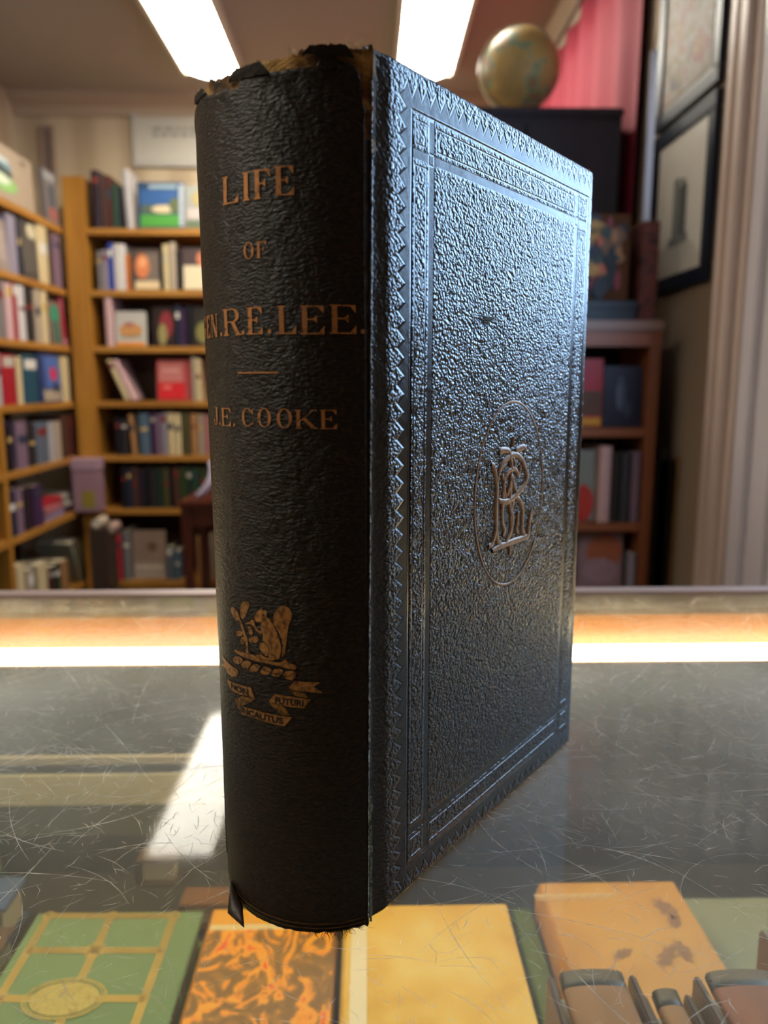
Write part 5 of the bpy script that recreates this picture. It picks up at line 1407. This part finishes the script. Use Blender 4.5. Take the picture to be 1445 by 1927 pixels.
# narrow box with rust faces to its right
A = PY(1172, 500, RY + .05).x
t3 = thing('narrow_box', 'narrow rust patterned box beside the painted box', 'box', (PY(1206, 500, RY + .06).x, RY + .04, t.location.z), 0)
t3.location.x = t.location.x + t.location.x * 0 + (PY(1198, 500, RY + .03).x - t.location.x) + .036
h3 = PY(1200, 415, RY + .04).z - t3.location.z
bx('body', -.022, .022, 0, .10, 0, h3, mottled('rust_pattern', [(.35, '#2a1a18'), (.5, '#7a3a2c'), (.6, '#2c2024'), (.7, '#9a5a48')], 28), t3, .003)

# tall dark cabinet and the globe on it
KY = 2.36
kx1 = PY(1162, 400, KY).x; kx0 = PY(968, 300, KY).x - .25; kz = PY(1060, 203, KY).z
kc = thing('tall_cabinet', 'tall dark walnut cabinet carrying the globe', 'cabinet', ((kx0 + kx1) / 2, KY, 0))
w = (kx1 - kx0) / 2
bx('body', -w, w, 0, .34, 0, kz - .025, wood_dark, kc); bx('cornice', -w - .008, w + .004, -.008, .34, kz - .0245, kz, wood_dark, kc, .004)
bx('door', -w + .01, -.003, -.016, -.0005, .06, kz - .05, wood_dark, kc, .002); bx('door', .003, w - .01, -.016, -.0005, .06, kz - .05, wood_dark, kc, .002)
GY = KY + .15
gc = PY(980, 133, GY); gr = (PY(1052, 133, GY).x - gc.x)
gl = thing('globe', 'old yellowed desk globe with pale meridian arc on the dark cabinet', 'globe', (gc.x, GY, kz + .0005))
hz = gc.z - gl.location.z
bm = bmesh.new(); bmesh.ops.create_uvsphere(bm, u_segments=48, v_segments=24, radius=gr, matrix=Matrix.Translation((0, 0, hz)) @ Matrix.Rotation(radians(23), 4, 'Y'))
m, nt, p, out = newmat('globe_map')
tc = nt.nodes.new('ShaderNodeTexCoord'); n = nt.nodes.new('ShaderNodeTexNoise'); n.inputs['Scale'].default_value = 9; n.inputs['Detail'].default_value = 5
r = nt.nodes.new('ShaderNodeValToRGB'); e = r.color_ramp.elements
e[0].position = .40; e[0].color = srgb('#b09058'); e[1].position = .50; e[1].color = srgb('#c29c5c')
for pos, col in ((.53, '#7d9c7c'), (.6, '#b06c34'), (.66, '#9cae80')): q = e.new(pos); q.color = srgb(col)
nt.links.new(tc.outputs['Object'], n.inputs['Vector']); nt.links.new(n.outputs['Fac'], r.inputs[0]); nt.links.new(r.outputs[0], p.inputs['Base Color']); p.inputs['Roughness'].default_value = .45; p.inputs['Specular IOR Level'].default_value = .25
obj('sphere', bm, m, gl, True)
bm = bmesh.new(); prev = None
for i in range(33):
    a = radians(-100 + 200 * i / 32 + 180 - 23)
    row = [bm.verts.new((k_ * cos(a), dy, hz + k_ * sin(a))) for k_, dy in ((gr * 1.03, -.008), (gr * 1.10, -.008), (gr * 1.10, .008), (gr * 1.03, .008))]
    if prev:
        for k in range(4): bm.faces.new((prev[k], prev[(k + 1) % 4], row[(k + 1) % 4], row[k]))
    else: bm.faces.new(row)
    prev = row
bm.faces.new(prev[::-1])
obj('meridian', bm, plain('#c2ae84', .3, .05, metal=.3), gl, True)
bm = bmesh.new(); pr = [(.085, 0), (.085, .006), (.06, .012), (.02, .02), (.012, max(.022, hz - gr * 1.09))]
seg = 24; R2 = [[bm.verts.new((q * cos(2 * pi * k / seg), q * sin(2 * pi * k / seg), z_)) for k in range(seg)] for q, z_ in pr]
for i in range(len(pr) - 1):
    for k in range(seg): bm.faces.new((R2[i][k], R2[i][(k + 1) % seg], R2[i + 1][(k + 1) % seg], R2[i + 1][k]))
bm.faces.new(R2[0][::-1]); bm.faces.new(R2[-1]); obj('base', bm, plain('#9c8a78', .35), gl, True)

# red curtain hanging on the right wall
bm = bmesh.new(); cy0, cy1 = 2.34, BACK - .10
nx_, nz_ = 150, 14
V = []
for j in range(nz_ + 1):
    z = .25 + (CEIL - .105 - .25) * j / nz_; row = []
    for i in range(nx_ + 1):
        s = i / nx_; y = cy0 + (cy1 - cy0) * s
        amp = .013 + .010 * mnoise.noise(Vector((s * 3, 0, 1)))
        x = SIDE - .034 + amp * sin(s * 2 * pi * 8 + .6 * mnoise.noise(Vector((s * 5, z * .6, 0)))) - .01 * mnoise.noise(Vector((s * 9, z, 3)))
        row.append(bm.verts.new((x, y, z)))
    V.append(row)
for j in range(nz_):
    for i in range(nx_): bm.faces.new((V[j][i], V[j][i + 1], V[j + 1][i + 1], V[j + 1][i]))
ct = thing('red_curtain', 'heavy crimson curtain hanging from the ceiling behind the globe', 'curtain', (0, 0, 0))
o = obj('cloth', bm, plain('#8c2034', .75, .06, 8), ct, True)
md = o.modifiers.new('thick', 'SOLIDIFY'); md.thickness = .003
bm = bmesh.new(); tube(bm, [(SIDE - .05, cy0 - .03, CEIL - .095), (SIDE - .05, cy1, CEIL - .095)], .008, 10); obj('rod', bm, plain('#4a3428', .4), ct)

# framed pictures on the right wall
def wall_picture(label, y0, y1, z0, z1, fw, fmat, mount, lean_=0):
    t = thing('framed_picture', label, 'picture', (SIDE - .001, (y0 + y1) / 2, z0), pi / 2, 'framed pictures on the right wall')
    w = (y1 - y0) / 2; h = z1 - z0
    bm = bmesh.new()
    box(bm, -w, w, 0, .016, 0, fw, 0, .003); box(bm, -w, w, 0, .016, h - fw, h, 0, .003); box(bm, -w, -w + fw, 0, .016, fw, h - fw, 0, .003); box(bm, w - fw, w, 0, .016, fw, h - fw, 0, .003)
    obj('frame', bm, fmat, t); bx('mount', -w + fw, w - fw, .002, .010, fw, h - fw, mount, t)
    return t, w, h
frame_m = plain('#151c2c', .4, .1)
pw = SIDE - .03
zt_ = PX(1330, 170, pw).z; zb_ = PX(1316, 528, pw).z
y_near = PX(1330, 300, pw).y; y_far = PX(1214, 400, pw).y
t, w, h = wall_picture('framed pale print with a small grey tower in a navy frame', y_near, y_far, zb_, zt_, .040, frame_m, plain('#d6cfc4', .4, .03))
bm = bmesh.new(); mats = [plain('#5a5c5c', .5, .3, 40), plain('#7a7a76', .5, .2, 40)]
for (a0_, a1_, b0_, b1_, mi) in ((-.045, .02, .30, .60, 0), (.0, .04, .32, .66, 1), (-.06, .06, .27, .32, 1), (-.03, -.01, .58, .64, 0)):
    f = bm.faces.new([bm.verts.new((x, .0105 + .0003 * mi + .0004, z * h)) for x, z in ((a0_, b0_), (a1_, b0_), (a1_, b1_), (a0_, b1_))]); f.material_index = mi
me = bpy.data.meshes.new('print'); bm.to_mesh(me); bm.free(); link('print', me, mats, t)
t, w, h = wall_picture('framed crowded colour picture hanging above the pale tower print', y_near, y_far, zt_ + .012, zt_ + .62, .036, frame_m, plain('#8c8478', .4, .05))
bx('picture', -w + .05, w - .05, .0102, .012, .05, h - .05, mottled('crowded_picture', [(.3, '#4a4650'), (.42, '#8a7a5c'), (.5, '#9c9690'), (.58, '#8a4a40'), (.64, '#a08a5c'), (.75, '#a8a09a')], 14, 5, 1), t)
# frames leaning between the cherry bookcase and the wall
def leaning(label, x0, y, w, h, tilt, fcol, icol, rz):
    t = thing('framed_picture', label, 'picture frame', (x0, y, .001), rz, 'frames leaning by the wall'); t.rotation_euler = (-tilt, 0, rz)
    bm = bmesh.new(); fw = .03
    box(bm, -w, w, 0, .02, 0, fw); box(bm, -w, w, 0, .02, h - fw, h); box(bm, -w, -w + fw, 0, .02, fw, h - fw); box(bm, w - fw, w, 0, .02, fw, h - fw)
    obj('frame', bm, fcol, t); bx('mount', -w + fw, w - fw, .006, .014, fw, h - fw, icol, t)
leaning('black framed picture leaning beside the cherry bookcase', PY(1244, 900, 1.94).x, 1.925, .012, PY(1246, 845, 1.94).z, .0, plain('#14110f', .4), plain('#1a1715', .4), 0)
leaning('gilt edged brown picture leaning by the right wall', SIDE - .03, 2.09, .14, PX(1290, 875, SIDE - .05).z, .02, plain('#8a6844', .4), plain('#5a3426', .5, .3, 8), pi / 2 * -1)
